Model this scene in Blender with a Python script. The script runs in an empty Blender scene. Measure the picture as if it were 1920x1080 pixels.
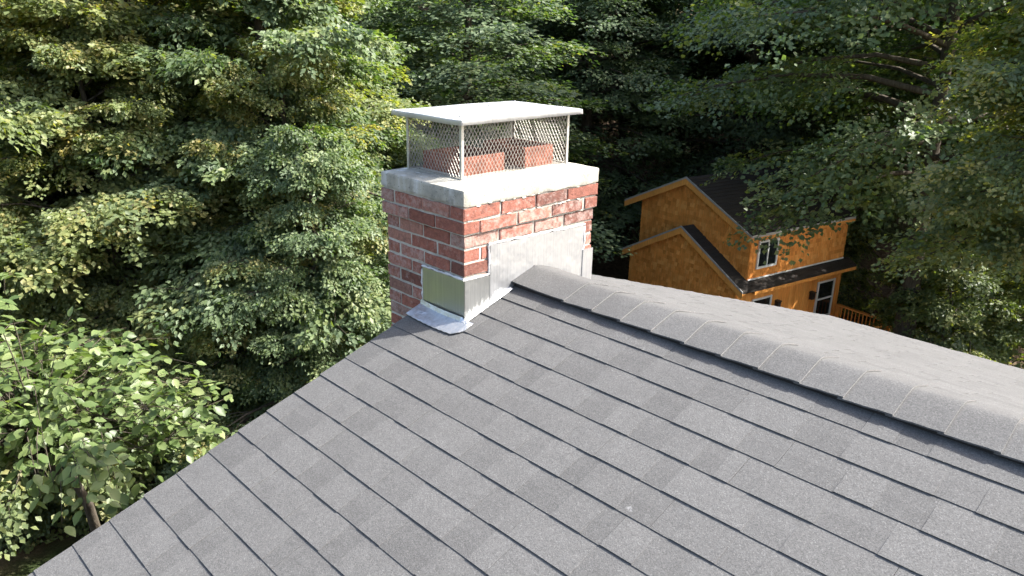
import bpy, math, random
import numpy as np
from mathutils import Vector, Matrix, Euler

R = math.radians
scene = bpy.context.scene
col = scene.collection

# ------------------------------------------------------------------ camera, sky, sun, exposure
CAM = np.array([2.5583, -2.6689, 1.1893])
YAW, PIT, ROL, FPX = 2.3642, -0.3340, 0.0194, 1437.36
fwd = np.array([math.cos(YAW) * math.cos(PIT), math.sin(YAW) * math.cos(PIT), math.sin(PIT)])
rgt0 = np.cross(fwd, [0, 0, 1]); rgt0 /= np.linalg.norm(rgt0)
up0 = np.cross(rgt0, fwd)
rgt = math.cos(ROL) * rgt0 + math.sin(ROL) * up0
upv = -math.sin(ROL) * rgt0 + math.cos(ROL) * up0
cd = bpy.data.cameras.new('camera')
cam = bpy.data.objects.new('camera', cd)
col.objects.link(cam)
cam.matrix_world = Matrix(((rgt[0], upv[0], -fwd[0], CAM[0]), (rgt[1], upv[1], -fwd[1], CAM[1]),
                           (rgt[2], upv[2], -fwd[2], CAM[2]), (0, 0, 0, 1)))
cd.sensor_fit = 'HORIZONTAL'; cd.sensor_width = 36.0
cd.lens = 36.0 * FPX / 1920.0
cd.clip_start = 0.05; cd.clip_end = 600
scene.camera = cam

SUN_EL, SUN_AZ = R(44), R(48)
world = bpy.data.worlds.new('World'); scene.world = world; world.use_nodes = True
wn = world.node_tree; wn.nodes.clear()
sky = wn.nodes.new('ShaderNodeTexSky'); sky.sky_type = 'NISHITA'; sky.sun_disc = False
sky.sun_elevation = SUN_EL; sky.sun_rotation = math.pi / 2 - SUN_AZ
sky.air_density = 1.0; sky.dust_density = 4.0; sky.ozone_density = 0.6
bg = wn.nodes.new('ShaderNodeBackground'); bg.inputs['Strength'].default_value = 0.15
wo = wn.nodes.new('ShaderNodeOutputWorld')
wn.links.new(sky.outputs[0], bg.inputs[0]); wn.links.new(bg.outputs[0], wo.inputs[0])
sd = bpy.data.lights.new('sun', 'SUN'); sd.energy = 4.3; sd.angle = R(0.53); sd.color = (1.0, 0.972, 0.925)
sun = bpy.data.objects.new('sun', sd); col.objects.link(sun)
S = Vector((math.cos(SUN_EL) * math.cos(SUN_AZ), math.cos(SUN_EL) * math.sin(SUN_AZ), math.sin(SUN_EL)))
sun.rotation_euler = S.to_track_quat('Z', 'Y').to_euler()
sun.location = (20, 20, 30)
vs = scene.view_settings
vs.view_transform = 'Standard'; vs.look = 'None'; vs.exposure = 1.78; vs.gamma = 1.0; vs.use_curve_mapping = False
scene.cycles.max_bounces = 7; scene.cycles.diffuse_bounces = 4; scene.cycles.glossy_bounces = 3
scene.cycles.transmission_bounces = 4; scene.cycles.transparent_max_bounces = 6
scene.cycles.caustics_reflective = False; scene.cycles.caustics_refractive = False

# ------------------------------------------------------------------ helpers
FH = np.array([fwd[0], fwd[1]]); FH = FH / np.linalg.norm(FH)
RH = np.array([FH[1], -FH[0]])
def dr(depth, right):                       # plan position from distance ahead of and beside the viewer
    return CAM[:2] + depth * FH + right * RH

def tag(o, label=None, cat=None, group=None, kind=None):
    if label: o['label'] = label
    if cat: o['category'] = cat
    if group: o['group'] = group
    if kind: o['kind'] = kind
    return o

def empty(name, loc=(0, 0, 0), rz=0.0):
    o = bpy.data.objects.new(name, None); col.objects.link(o)
    o.location = loc; o.rotation_euler = (0, 0, rz); o.empty_display_size = 0.2
    return o

def link(name, me, parent=None, loc=(0, 0, 0), rot=None, scale=None):
    o = bpy.data.objects.new(name, me); col.objects.link(o)
    o.location = loc
    if rot is not None: o.rotation_euler = rot
    if scale is not None: o.scale = scale
    if parent is not None: o.parent = parent
    return o

def mesh_np(name, V, F, mat, attr=None, smooth=False):
    """V (n,3); F list of (m,k) int arrays; attr: per-face float array named tone"""
    me = bpy.data.meshes.new(name)
    V = np.ascontiguousarray(V, dtype=np.float32)
    if not isinstance(F, list): F = [F]
    F = [np.asarray(f, dtype=np.int32) for f in F if len(f)]
    loops = np.concatenate([f.ravel() for f in F])
    tot = np.concatenate([np.full(len(f), f.shape[1], dtype=np.int32) for f in F])
    start = np.concatenate([[0], np.cumsum(tot)[:-1]]).astype(np.int32)
    me.vertices.add(len(V)); me.vertices.foreach_set('co', V.ravel())
    me.loops.add(len(loops)); me.loops.foreach_set('vertex_index', loops)
    me.polygons.add(len(tot)); me.polygons.foreach_set('loop_start', start); me.polygons.foreach_set('loop_total', tot)
    if smooth: me.polygons.foreach_set('use_smooth', np.ones(len(tot), dtype=bool))
    me.update(calc_edges=True)
    if attr is not None:
        a = me.attributes.new('tone', 'FLOAT', 'FACE'); a.data.foreach_set('value', np.asarray(attr, dtype=np.float32))
    if mat is not None: me.materials.append(mat)
    return me

class MB:
    """collects faces of one part; vertices in world space unless said otherwise"""
    def __init__(s): s.v = []; s.f = []; s.t = []
    def poly(s, pts, tone=0.5):
        n = len(s.v); s.v += [tuple(p) for p in pts]; s.f.append(list(range(n, n + len(pts)))); s.t.append(tone)
    def hexa(s, p, tone=0.5):               # p: 4 bottom (ccw from above) + 4 top
        n = len(s.v); s.v += [tuple(q) for q in p]
        for f in ((3, 2, 1, 0), (4, 5, 6, 7), (0, 1, 5, 4), (1, 2, 6, 5), (2, 3, 7, 6), (3, 0, 4, 7)):
            s.f.append([n + i for i in f]); s.t.append(tone)
    def box(s, a, b, tone=0.5):
        (x0, y0, z0), (x1, y1, z1) = a, b
        s.hexa([(x0, y0, z0), (x1, y0, z0), (x1, y1, z0), (x0, y1, z0), (x0, y0, z1), (x1, y0, z1), (x1, y1, z1), (x0, y1, z1)], tone)
    def prism(s, pts, n, tone=0.5):         # polygon pts extruded along vector n
        k = len(pts); b = len(s.v); n = np.array(n, float)
        s.v += [tuple(p) for p in pts] + [tuple(np.array(p) + n) for p in pts]
        s.f.append([b + i for i in range(k)][::-1]); s.f.append([b + k + i for i in range(k)])
        for i in range(k):
            j = (i + 1) % k; s.f.append([b + i, b + j, b + k + j, b + k + i])
        s.t += [tone] * (k + 2)
    def tube(s, pts, radii, n=6, cap=True, tone=0.5):
        pts = [np.array(p, float) for p in pts]; b = len(s.v); m = len(pts)
        for i, p in enumerate(pts):
            d = pts[min(i + 1, m - 1)] - pts[max(i - 1, 0)]; d = d / (np.linalg.norm(d) + 1e-9)
            ref = np.array([0, 0, 1.0]) if abs(d[2]) < 0.9 else np.array([1.0, 0, 0])
            u = np.cross(d, ref); u /= np.linalg.norm(u); w = np.cross(d, u)
            for k in range(n):
                a = 2 * math.pi * k / n
                s.v.append(tuple(p + radii[i] * (math.cos(a) * u + math.sin(a) * w)))
        for i in range(m - 1):
            for k in range(n):
                k2 = (k + 1) % n
                s.f.append([b + i * n + k, b + i * n + k2, b + (i + 1) * n + k2, b + (i + 1) * n + k]); s.t.append(tone)
        if cap:
            s.f.append([b + k for k in range(n)]); s.f.append([b + (m - 1) * n + k for k in range(n)][::-1]); s.t += [tone] * 2
    def mesh(s, name, mat, off=(0, 0, 0), smooth=False):
        me = bpy.data.meshes.new(name)
        o = np.array(off, float)
        me.from_pydata([tuple(np.array(v, float) - o) for v in s.v], [], s.f)
        a = me.attributes.new('tone', 'FLOAT', 'FACE'); a.data.foreach_set('value', np.array(s.t, dtype=np.float32))
        if smooth: me.polygons.foreach_set('use_smooth', np.ones(len(s.f), dtype=bool))
        me.update()
        if mat is not None: me.materials.append(mat)
        return me
    def build(s, name, mat, parent=None, smooth=False, base=None):
        """base: world location of the top-level thing (vertices become local to it)"""
        off = base if base is not None else ((0, 0, 0) if parent is None else tuple(parent.location))
        return link(name, s.mesh(name, mat, off, smooth), parent)

def bevel(o, w, seg=1):
    import bmesh
    bm = bmesh.new(); bm.from_mesh(o.data)
    bmesh.ops.remove_doubles(bm, verts=bm.verts, dist=1e-5)
    bmesh.ops.bevel(bm, geom=list(bm.edges), offset=w, segments=seg, affect='EDGES', profile=0.5)
    bm.to_mesh(o.data); bm.free()

# ------------------------------------------------------------------ materials
def mat(name):
    m = bpy.data.materials.new(name); m.use_nodes = True
    nt = m.node_tree; nt.nodes.clear()
    out = nt.nodes.new('ShaderNodeOutputMaterial')
    return m, nt, out

class N:
    def __init__(s, nt): s.nt = nt
    def new(s, t, **k):
        n = s.nt.nodes.new(t)
        for a, b in k.items(): setattr(n, a, b)
        return n
    def l(s, a, b): s.nt.links.new(a, b)
    def noise(s, vec, scale, detail=3, rough=0.55, dist=0.0):
        n = s.new('ShaderNodeTexNoise'); n.inputs['Scale'].default_value = scale; n.inputs['Detail'].default_value = detail
        n.inputs['Roughness'].default_value = rough; n.inputs['Distortion'].default_value = dist
        if vec is not None: s.l(vec, n.inputs['Vector'])
        return n.outputs['Fac']
    def ramp(s, fac, stops, interp='LINEAR'):
        n = s.new('ShaderNodeValToRGB'); n.color_ramp.interpolation = interp
        cr = n.color_ramp
        while len(cr.elements) < len(stops): cr.elements.new(0.5)
        for e, (p, c) in zip(cr.elements, stops):
            e.position = p; e.color = (c[0], c[1], c[2], 1) if hasattr(c, '__len__') else (c, c, c, 1)
        s.l(fac, n.inputs[0]); return n.outputs[0]
    def mix(s, fac, a, b, mode='MIX'):
        n = s.new('ShaderNodeMix', data_type='RGBA', blend_type=mode)
        for i, x in ((0, fac), (6, a), (7, b)):
            if hasattr(x, 'is_linked'): s.l(x, n.inputs[i])
            elif i == 0: n.inputs[0].default_value = x
            else: n.inputs[i].default_value = (x[0], x[1], x[2], 1)
        return n.outputs[2]
    def math(s, op, a, b=None, c=None):
        n = s.new('ShaderNodeMath', operation=op)
        for i, x in enumerate((a, b, c)):
            if x is None: continue
            if hasattr(x, 'is_linked'): s.l(x, n.inputs[i])
            else: n.inputs[i].default_value = x
        return n.outputs[0]
    def coord(s, kind='Object'):
        return s.new('ShaderNodeTexCoord').outputs[kind]
    def mapping(s, vec, scale=(1, 1, 1), loc=None):
        n = s.new('ShaderNodeMapping'); n.inputs['Scale'].default_value = scale
        s.l(vec, n.inputs['Vector'])
        if loc is not None: s.l(loc, n.inputs['Location'])
        return n.outputs[0]
    def rnd(s):
        return s.new('ShaderNodeObjectInfo').outputs['Random']
    def attr(s, name='tone'):
        n = s.new('ShaderNodeAttribute'); n.attribute_name = name; return n.outputs['Fac']
    def vec3(s, a, k=(37.0, 17.0, 53.0)):   # scalar to offset vector
        n = s.new('ShaderNodeCombineXYZ')
        for i in range(3): s.l(s.math('MULTIPLY', a, k[i]), n.inputs[i])
        return n.outputs[0]
    def bump(s, h, strength, dist=0.01):
        n = s.new('ShaderNodeBump'); n.inputs['Strength'].default_value = strength; n.inputs['Distance'].default_value = dist
        s.l(h, n.inputs['Height']); return n.outputs[0]
    def bsdf(s, color, rough=0.8, metal=0.0, spec=0.5, normal=None):
        n = s.new('ShaderNodeBsdfPrincipled')
        for k, x in (('Base Color', color), ('Roughness', rough), ('Metallic', metal), ('Specular IOR Level', spec)):
            if hasattr(x, 'is_linked'): s.l(x, n.inputs[k])
            elif k == 'Base Color': n.inputs[k].default_value = (x[0], x[1], x[2], 1)
            else: n.inputs[k].default_value = x
        if normal is not None: s.l(normal, n.inputs['Normal'])
        return n.outputs[0]

def simple(name, c, rough=0.7, metal=0.0, var=0.15, scale=8.0, spec=0.5, bumps=0.0):
    m, nt, out = mat(name); n = N(nt)
    v = n.mapping(n.coord(), loc=n.vec3(n.rnd()))
    f = n.noise(v, scale, 4)
    cc = n.ramp(f, [(0.3, [x * (1 - var) for x in c]), (0.7, [min(1, x * (1 + var)) for x in c])])
    nb = n.bump(n.noise(v, scale * 6, 3), bumps, 0.005) if bumps else None
    n.l(n.bsdf(cc, rough, metal, spec, nb), out.inputs[0]); return m

def m_shingle(name, base=0.17, tint=(1.01, 1.0, 0.98)):
    m, nt, out = mat(name); n = N(nt); co = n.coord()
    tone = n.attr()
    big = n.noise(co, 2.2, 3)
    mid = n.noise(co, 14.0, 3)
    gran = n.new('ShaderNodeTexVoronoi'); gran.inputs['Scale'].default_value = 330.0
    n.l(co, gran.inputs['Vector'])
    sepc = n.new('ShaderNodeSeparateColor'); n.l(gran.outputs['Color'], sepc.inputs[0])
    g = sepc.outputs[0]
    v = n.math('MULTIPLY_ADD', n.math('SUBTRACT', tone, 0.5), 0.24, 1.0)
    v = n.math('MULTIPLY', v, n.math('MULTIPLY_ADD', n.math('SUBTRACT', big, 0.5), 0.22, 1.0))
    v = n.math('MULTIPLY', v, n.math('MULTIPLY_ADD', n.math('SUBTRACT', mid, 0.5), 0.24, 1.0))
    gm = n.ramp(g, [(0.0, 0.66), (0.25, 0.88), (0.75, 1.05), (0.93, 1.20), (1.0, 1.5)])
    v2 = n.math('MULTIPLY', v, base)
    cb = n.new('ShaderNodeCombineColor')
    for i_ in range(3): n.l(n.math('MULTIPLY', v2, tint[i_]), cb.inputs[i_])
    c = n.mix(1.0, cb.outputs[0], gm, 'MULTIPLY')
    scuff = n.ramp(n.noise(co, 9.0, 5, 0.7), [(0.70, 0.0), (0.76, 1.0)])
    c = n.mix(n.math('MULTIPLY', scuff, 0.25), c, (0.5, 0.5, 0.5))
    nb = n.bump(g, 0.55, 0.0016)
    n.l(n.bsdf(c, 0.9, 0, 0.25, nb), out.inputs[0]); return m

def m_brick():
    m, nt, out = mat('brick'); n = N(nt)
    r = n.rnd(); co = n.coord()
    v = n.mapping(co, (0.21, 0.095, 0.056), loc=n.vec3(r))
    c = n.ramp(r, [(0.0, (0.120, 0.058, 0.046)), (0.18, (0.20, 0.080, 0.058)), (0.45, (0.275, 0.108, 0.078)), (0.7, (0.30, 0.125, 0.090)), (0.88, (0.32, 0.160, 0.120)), (1.0, (0.18, 0.105, 0.085))])
    f = n.noise(v, 45, 5, 0.7)
    c = n.mix(1.0, c, n.ramp(f, [(0.25, 0.55), (0.55, 1.0), (0.8, 1.3)]), 'MULTIPLY')
    r2 = n.math('FRACT', n.math('MULTIPLY', r, 13.7))
    sm = n.ramp(n.math('ADD', n.noise(v, 34.0, 6, 0.72, 0.25), n.math('MULTIPLY', n.math('SUBTRACT', r2, 0.5), 0.22)), [(0.50, 0.0), (0.68, 1.0)])
    c = n.mix(n.math('MULTIPLY', sm, 0.42), c, (0.48, 0.39, 0.35))
    dk = n.ramp(n.noise(v, 13.0, 4, 0.6), [(0.60, 0.0), (0.72, 0.6)])
    c = n.mix(dk, c, (0.06, 0.04, 0.033))
    pt = n.ramp(n.noise(v, 190.0, 2), [(0.30, 0.5), (0.42, 1.0)])
    c = n.mix(1.0, c, pt, 'MULTIPLY')
    nb = n.bump(n.math('ADD', n.noise(v, 150, 4, 0.7), n.noise(v, 30, 3)), 0.8, 0.005)
    n.l(n.bsdf(c, 0.92, 0, 0.25, nb), out.inputs[0]); return m

def m_mortar(name, c0, c1):
    m, nt, out = mat(name); n = N(nt); co = n.coord()
    f = n.noise(co, 26, 5, 0.7)
    c = n.ramp(f, [(0.3, c0), (0.7, c1)])
    c = n.mix(1.0, c, n.ramp(n.noise(co, 5.0, 4), [(0.3, 0.72), (0.6, 1.05)]), 'MULTIPLY')
    nb = n.bump(n.noise(co, 90, 5, 0.7), 0.8, 0.006)
    n.l(n.bsdf(c, 0.93, 0, 0.2, nb), out.inputs[0]); return m

def m_concrete():
    m, nt, out = mat('crown_concrete'); n = N(nt); co = n.coord()
    c = n.ramp(n.noise(co, 7, 5, 0.6), [(0.28, (0.22, 0.215, 0.185)), (0.5, (0.345, 0.33, 0.28)), (0.72, (0.44, 0.42, 0.36))])
    st = n.noise(n.mapping(co, (14, 14, 1.2)), 1.0, 4, 0.6)     # vertical drip streaks
    c = n.mix(n.ramp(st, [(0.56, 0.0), (0.70, 0.6)]), c, (0.56, 0.57, 0.57))
    c = n.mix(n.ramp(n.noise(co, 18, 4, 0.6), [(0.56, 0.0), (0.72, 0.6)]), c, (0.17, 0.165, 0.15))
    pit = n.ramp(n.noise(co, 120, 2), [(0.28, 0.35), (0.36, 1.0)])
    c = n.mix(1.0, c, pit, 'MULTIPLY')
    h = n.math('ADD', n.noise(co, 60, 5, 0.7), n.noise(co, 12, 3))
    n.l(n.bsdf(c, 0.9, 0, 0.25, n.bump(h, 0.5, 0.006)), out.inputs[0]); return m

def m_metal(name, c, rough, streak=True, bumps=0.2, metal=1.0):
    m, nt, out = mat(name); n = N(nt); co = n.coord()
    st = n.noise(n.mapping(co, (55, 55, 1.2)), 1.0, 3, 0.6)
    f = n.noise(co, 4, 3)
    fac = n.math('ADD', n.math('MULTIPLY', st, 0.6 if streak else 0.0), n.math('MULTIPLY', f, 0.4 if streak else 1.0))
    cc = n.ramp(fac, [(0.3, [x * 0.78 for x in c]), (0.5, [x * 0.95 for x in c]), (0.7, [min(1, x * 1.12) for x in c])])
    ro = n.ramp(fac, [(0.3, rough + 0.1), (0.7, rough - 0.06)])
    wob = n.math('ADD', n.noise(co, 9, 2), n.math('MULTIPLY', st, 0.3))
    n.l(n.bsdf(cc, ro, metal, 0.5, n.bump(wob, bumps, 0.03)), out.inputs[0]); return m

def m_leaf(name, stops, trans=0.35, rough=0.45, hue=0.10, spec=0.28):
    m, nt, out = mat(name); n = N(nt)
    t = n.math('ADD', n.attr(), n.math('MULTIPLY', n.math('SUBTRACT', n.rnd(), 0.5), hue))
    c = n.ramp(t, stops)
    geo = n.new('ShaderNodeNewGeometry')
    back = n.mix(0.45, c, (0.17, 0.21, 0.13))
    cf = n.mix(geo.outputs['Backfacing'], c, back)
    b = n.bsdf(cf, rough, 0, spec)
    tr = n.new('ShaderNodeBsdfTranslucent')
    tc = n.mix(1.0, c, (1.35, 1.5, 0.55), 'MULTIPLY'); n.l(tc, tr.inputs[0])
    mx = n.new('ShaderNodeMixShader'); mx.inputs[0].default_value = trans
    n.l(b, mx.inputs[1]); n.l(tr.outputs[0], mx.inputs[2]); n.l(mx.outputs[0], out.inputs[0]); return m

def m_bark():
    m, nt, out = mat('bark'); n = N(nt); co = n.coord()
    f = n.noise(n.mapping(co, (9, 9, 1.6)), 1.5, 5, 0.7)
    c = n.ramp(f, [(0.3, (0.035, 0.028, 0.02)), (0.6, (0.095, 0.08, 0.06)), (0.8, (0.16, 0.145, 0.12))])
    n.l(n.bsdf(c, 0.95, 0, 0.2, n.bump(f, 0.8, 0.03)), out.inputs[0]); return m

def m_ground():
    m, nt, out = mat('ground_litter'); n = N(nt); co = n.coord()
    a = n.ramp(n.noise(co, 5.5, 6, 0.75), [(0.3, (0.040, 0.028, 0.018)), (0.5, (0.100, 0.070, 0.044)), (0.72, (0.20, 0.145, 0.095))])
    g = n.ramp(n.noise(co, 30, 4, 0.7), [(0.3, (0.016, 0.026, 0.008)), (0.7, (0.07, 0.095, 0.03))])
    patch = n.ramp(n.noise(co, 0.22, 4, 0.6), [(0.52, 0.0), (0.62, 1.0)])
    c = n.mix(patch, a, g)
    n.l(n.bsdf(c, 0.95, 0, 0.15, n.bump(n.noise(co, 22, 5, 0.75), 1.0, 0.06)), out.inputs[0]); return m

def m_cedar(name, c0, c1, c2, sc=(1.2, 1.2, 0.15)):
    m, nt, out = mat(name); n = N(nt); co = n.coord()
    t = n.attr()
    g = n.noise(n.mapping(co, (sc[0] * 20, sc[1] * 20, sc[2] * 20)), 1.0, 4, 0.6)
    c = n.ramp(t, [(0.0, c0), (0.5, c1), (1.0, c2)])
    c = n.mix(1.0, c, n.ramp(g, [(0.3, 0.80), (0.7, 1.15)]), 'MULTIPLY')
    c = n.mix(1.0, c, n.ramp(n.noise(co, 0.9, 3), [(0.3, 0.88), (0.7, 1.1)]), 'MULTIPLY')
    n.l(n.bsdf(c, 0.75, 0, 0.3, n.bump(g, 0.3, 0.01)), out.inputs[0]); return m

def m_glass():
    m, nt, out = mat('window_glass'); n = N(nt)
    n.l(n.bsdf((0.012, 0.015, 0.018), 0.06, 0, 0.6, n.bump(n.noise(n.coord(), 1.6, 2), 0.05, 0.05)), out.inputs[0]); return m

M = dict(
    shingle=m_shingle('asphalt_shingle', 0.089), brick=m_brick(),
    mortar=m_mortar('mortar', (0.34, 0.32, 0.275), (0.52, 0.50, 0.44)),
    sealant=m_mortar('sealant', (0.50, 0.50, 0.49), (0.68, 0.68, 0.66)),
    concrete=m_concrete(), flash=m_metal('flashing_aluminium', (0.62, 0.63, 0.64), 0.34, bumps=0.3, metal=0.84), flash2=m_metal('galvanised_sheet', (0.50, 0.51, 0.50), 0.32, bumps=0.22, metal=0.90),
    lid=m_metal('cap_lid_metal', (0.62, 0.62, 0.61), 0.45, False, 0.4, metal=0.55), wire=simple('galvanised_wire', (0.34, 0.33, 0.30), 0.5, 0.5, 0.2, 40),
    post=simple('galvanised_post', (0.50, 0.50, 0.47), 0.45, 0.7, 0.15, 20),
    flue=simple('terracotta_flue', (0.25, 0.098, 0.066), 0.85, 0, 0.4, 25, 0.3, 0.3),
    vent=simple('ridge_vent_plastic', (0.012, 0.012, 0.013), 0.8), white=simple('white_trim', (0.68, 0.68, 0.66), 0.55, 0, 0.06),
    wall=simple('clapboard_paint', (0.55, 0.54, 0.50), 0.7, 0, 0.06), wood=simple('roof_board', (0.25, 0.17, 0.1), 0.8, 0, 0.25),
    bark=m_bark(), ground=m_ground(),
    cedar=m_cedar('cedar_shake', (0.54, 0.190, 0.034), (0.72, 0.270, 0.054), (0.82, 0.37, 0.095)),
    cedarboard=m_cedar('cedar_board', (0.62, 0.220, 0.042), (0.76, 0.30, 0.062), (0.82, 0.38, 0.095)),
    darkroof=m_shingle('dark_shingle', 0.030, (1.15, 0.95, 0.80)), glass=m_glass(), drip=simple('drip_edge', (0.42, 0.41, 0.40), 0.5, 0.3, 0.1),
    lampm=simple('black_metal', (0.012, 0.012, 0.012), 0.5), darkin=simple('dark_inside', (0.012, 0.011, 0.01), 0.95),
    red=simple('faded_red_plastic', (0.35, 0.07, 0.06), 0.5), soot=simple('soot', (0.02, 0.017, 0.015), 0.95),
)
G = [(0.0, (0.038, 0.064, 0.018)), (0.3, (0.088, 0.124, 0.029)), (0.6, (0.160, 0.190, 0.043)), (0.85, (0.26, 0.265, 0.070)), (1.0, (0.36, 0.29, 0.095))]
M['leaf'] = m_leaf('maple_leaf', G, 0.44, 0.45, 0.16, 0.34)
M['leafb'] = m_leaf('beech_leaf', [(0.0, (0.030, 0.060, 0.022)), (0.35, (0.068, 0.116, 0.040)), (0.7, (0.122, 0.170, 0.050)), (1.0, (0.22, 0.235, 0.07))], 0.40, 0.46, 0.14, 0.30)
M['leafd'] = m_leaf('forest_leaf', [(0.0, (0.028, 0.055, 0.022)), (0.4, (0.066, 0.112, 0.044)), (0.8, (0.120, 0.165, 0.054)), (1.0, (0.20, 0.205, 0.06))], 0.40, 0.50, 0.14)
M['leafn'] = m_leaf('near_leaf', [(0.0, (0.050, 0.085, 0.026)), (0.4, (0.100, 0.145, 0.045)), (0.8, (0.165, 0.210, 0.075)), (0.93, (0.23, 0.27, 0.11)), (1.0, (0.45, 0.38, 0.05))], 0.36, 0.42, 0.0, 0.38)

# ------------------------------------------------------------------ terrain
def ground_z(x, y):
    dx, dy = x - CAM[0], y - CAM[1]
    d = dx * FH[0] + dy * FH[1]; r = dx * RH[0] + dy * RH[1]
    z = -6.3 - np.clip(d - 8, 0, 17) * 0.185
    z = z + np.clip(d - 33, 0, 60) * 0.42
    z = z + np.clip(-r - 12, 0, 60) * 0.10
    z = z + 0.12 * np.sin(x * 0.7 + 1.0) * np.cos(y * 0.55) + 0.05 * np.sin(x * 2.3) * np.sin(y * 1.9)
    return z
n1 = 181
gx = np.concatenate([np.linspace(-320, -60, 20, endpoint=False), np.linspace(-60, 45, n1), np.linspace(45, 320, 21)[1:]])
gX, gY = np.meshgrid(gx, gx, indexing='ij')
cl = lambda a: np.clip(a, -75, 75)
gZ = ground_z(cl(gX), cl(gY))
nn = len(gx); idx = np.arange(nn * nn).reshape(nn, nn)
gF = np.stack([idx[:-1, :-1], idx[1:, :-1], idx[1:, 1:], idx[:-1, 1:]], -1).reshape(-1, 4)
gro = link('ground', mesh_np('ground', np.stack([gX, gY, gZ], -1).reshape(-1, 3), gF, M['ground'], smooth=True))
tag(gro, 'brown leaf litter and thin grass sloping away under the trees', kind='structure')

# ------------------------------------------------------------------ the near house: roof, shingles, ridge cap
random.seed(5); rng = np.random.default_rng(5)
SL = 0.3304; CS = 1 / math.sqrt(1 + SL * SL)
RAKE = -0.297; XEND = 8.0; EAVE = 4.58; EXPO = 0.143
DE = EAVE / CS
D0 = 1.1182 - 7 * EXPO                     # distance down the slope of the first exposed butt below the ridge
house = empty('house', (3.8, 0, float(ground_z(3.8, 0.0))))
tag(house, 'house in the foreground with a low grey asphalt shingle gable roof', 'house')
HB = tuple(house.location)
def slope(side, x, d, n=0.0):              # side -1 near slope, +1 far slope; n height along the roof normal
    return (x, side * (d * CS + n * SL * CS), -d * CS * SL + n * CS)

# roof deck (structural slab below the shingles), both slopes, notched where the chimney passes
for side in (-1, 1):
    mb = MB()
    mb.hexa([slope(side, RAKE, 0, -0.03), slope(side, XEND, 0, -0.03), slope(side, XEND, DE, -0.03), slope(side, RAKE, DE, -0.03),
             slope(side, RAKE, 0, -0.004), slope(side, XEND, 0, -0.004), slope(side, XEND, DE, -0.004), slope(side, RAKE, DE, -0.004)])
    mb.build('roof_deck', M['wood'], house)

YA, YB, LC = -0.4628, 0.4424, 0.602        # chimney body: y range, depth in x (0 .. -LC)

def shingle_strip(mb, side, x0, x1, dk, exp=EXPO, lap=0.02, plain=False):
    x = x0
    prev_h = None
    tone = random.random()
    tooth = random.random() < 0.5
    while x < x1 - 1e-6:
        w = random.uniform(0.10, 0.30) if tooth else random.uniform(0.07, 0.20)
        xe = min(x + w, x1)
        if x1 - xe < 0.05: xe = x1
        h = 0.0066 if tooth else 0.0044
        if plain: h = 0.007
        j = random.uniform(-0.0016, 0.0016)
        tone = (random.choice([0.55, 0.62, 0.70, 0.78]) if tooth else random.choice([0.22, 0.34, 0.45, 0.6]))
        a, b = max(0.012, dk - exp - lap), dk + j
        hb = 0.0006
        p = lambda xx, dd, nn: slope(side, xx, dd, nn)
        mid = a + (b - a) * random.uniform(0.45, 0.6)
        hm = hb + (h - hb) * (mid - a) / (b - a)
        q = [p(x, a, hb), p(xe, a, hb), p(x, mid, hm), p(xe, mid, hm), p(x, b, h), p(xe, b, h), p(x, b, 0.0), p(xe, b, 0.0), p(x, a, -0.001), p(xe, a, -0.001)]
        n0 = len(mb.v); mb.v += q
        up = ((0, 2, 3, 1), (2, 4, 5, 3), (4, 6, 7, 5)) if side < 0 else ((1, 3, 2, 0), (3, 5, 4, 2), (5, 7, 6, 4))
        for i, f in enumerate(up):
            mb.f.append([n0 + k for k in f]); mb.t.append(tone + (0.10 if i == 0 else (-0.03 if tooth else -0.16)))
        sd = ((0, 8, 6, 4, 2), (1, 3, 5, 7, 9)) if side < 0 else ((2, 4, 6, 8, 0), (9, 7, 5, 3, 1))
        for f in sd: mb.f.append([n0 + k for k in f]); mb.t.append(tone)
        x = xe; tooth = not tooth

ncourse = int((DE - D0) / EXPO) + 1
rest = MB()
for k in range(0, ncourse + 1):
    dk = D0 + k * EXPO
    if dk > DE + 0.02: dk = DE + 0.02
    xs = RAKE - 0.012 + random.uniform(-0.003, 0.003)
    # near the chimney the course starts at the chimney's face
    if dk * CS < -YA + 0.055: xs = 0.001
    x = xs; first = True
    while x < XEND:
        w = 0.99 if not first else random.uniform(0.35, 0.99)
        first = False
        xe = min(x + w, XEND + 0.012)
        if XEND - xe < 0.2: xe = XEND + 0.012
        if x < 6.0 and dk < 4.0:
            mb = MB(); shingle_strip(mb, -1, x, xe - 0.0015, dk)
            mb.build('shingle', M['shingle'], house)
        else:
            shingle_strip(rest, -1, x, xe - 0.0015, dk)
        x = xe
tag(rest.build('outlying_shingles', M['shingle'], house), kind='stuff')
# course just above the apron flashing, beside the chimney on the rake strip
far = MB()
for k in range(0, ncourse + 1):
    dk = min(D0 + k * EXPO, DE + 0.02)
    xs = RAKE - 0.012
    if dk * CS < YB + 0.055: xs = 0.001
    shingle_strip(far, 1, xs, XEND + 0.012, dk)
tag(far.build('far_slope_shingles', M['shingle'], house), kind='stuff')

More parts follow.
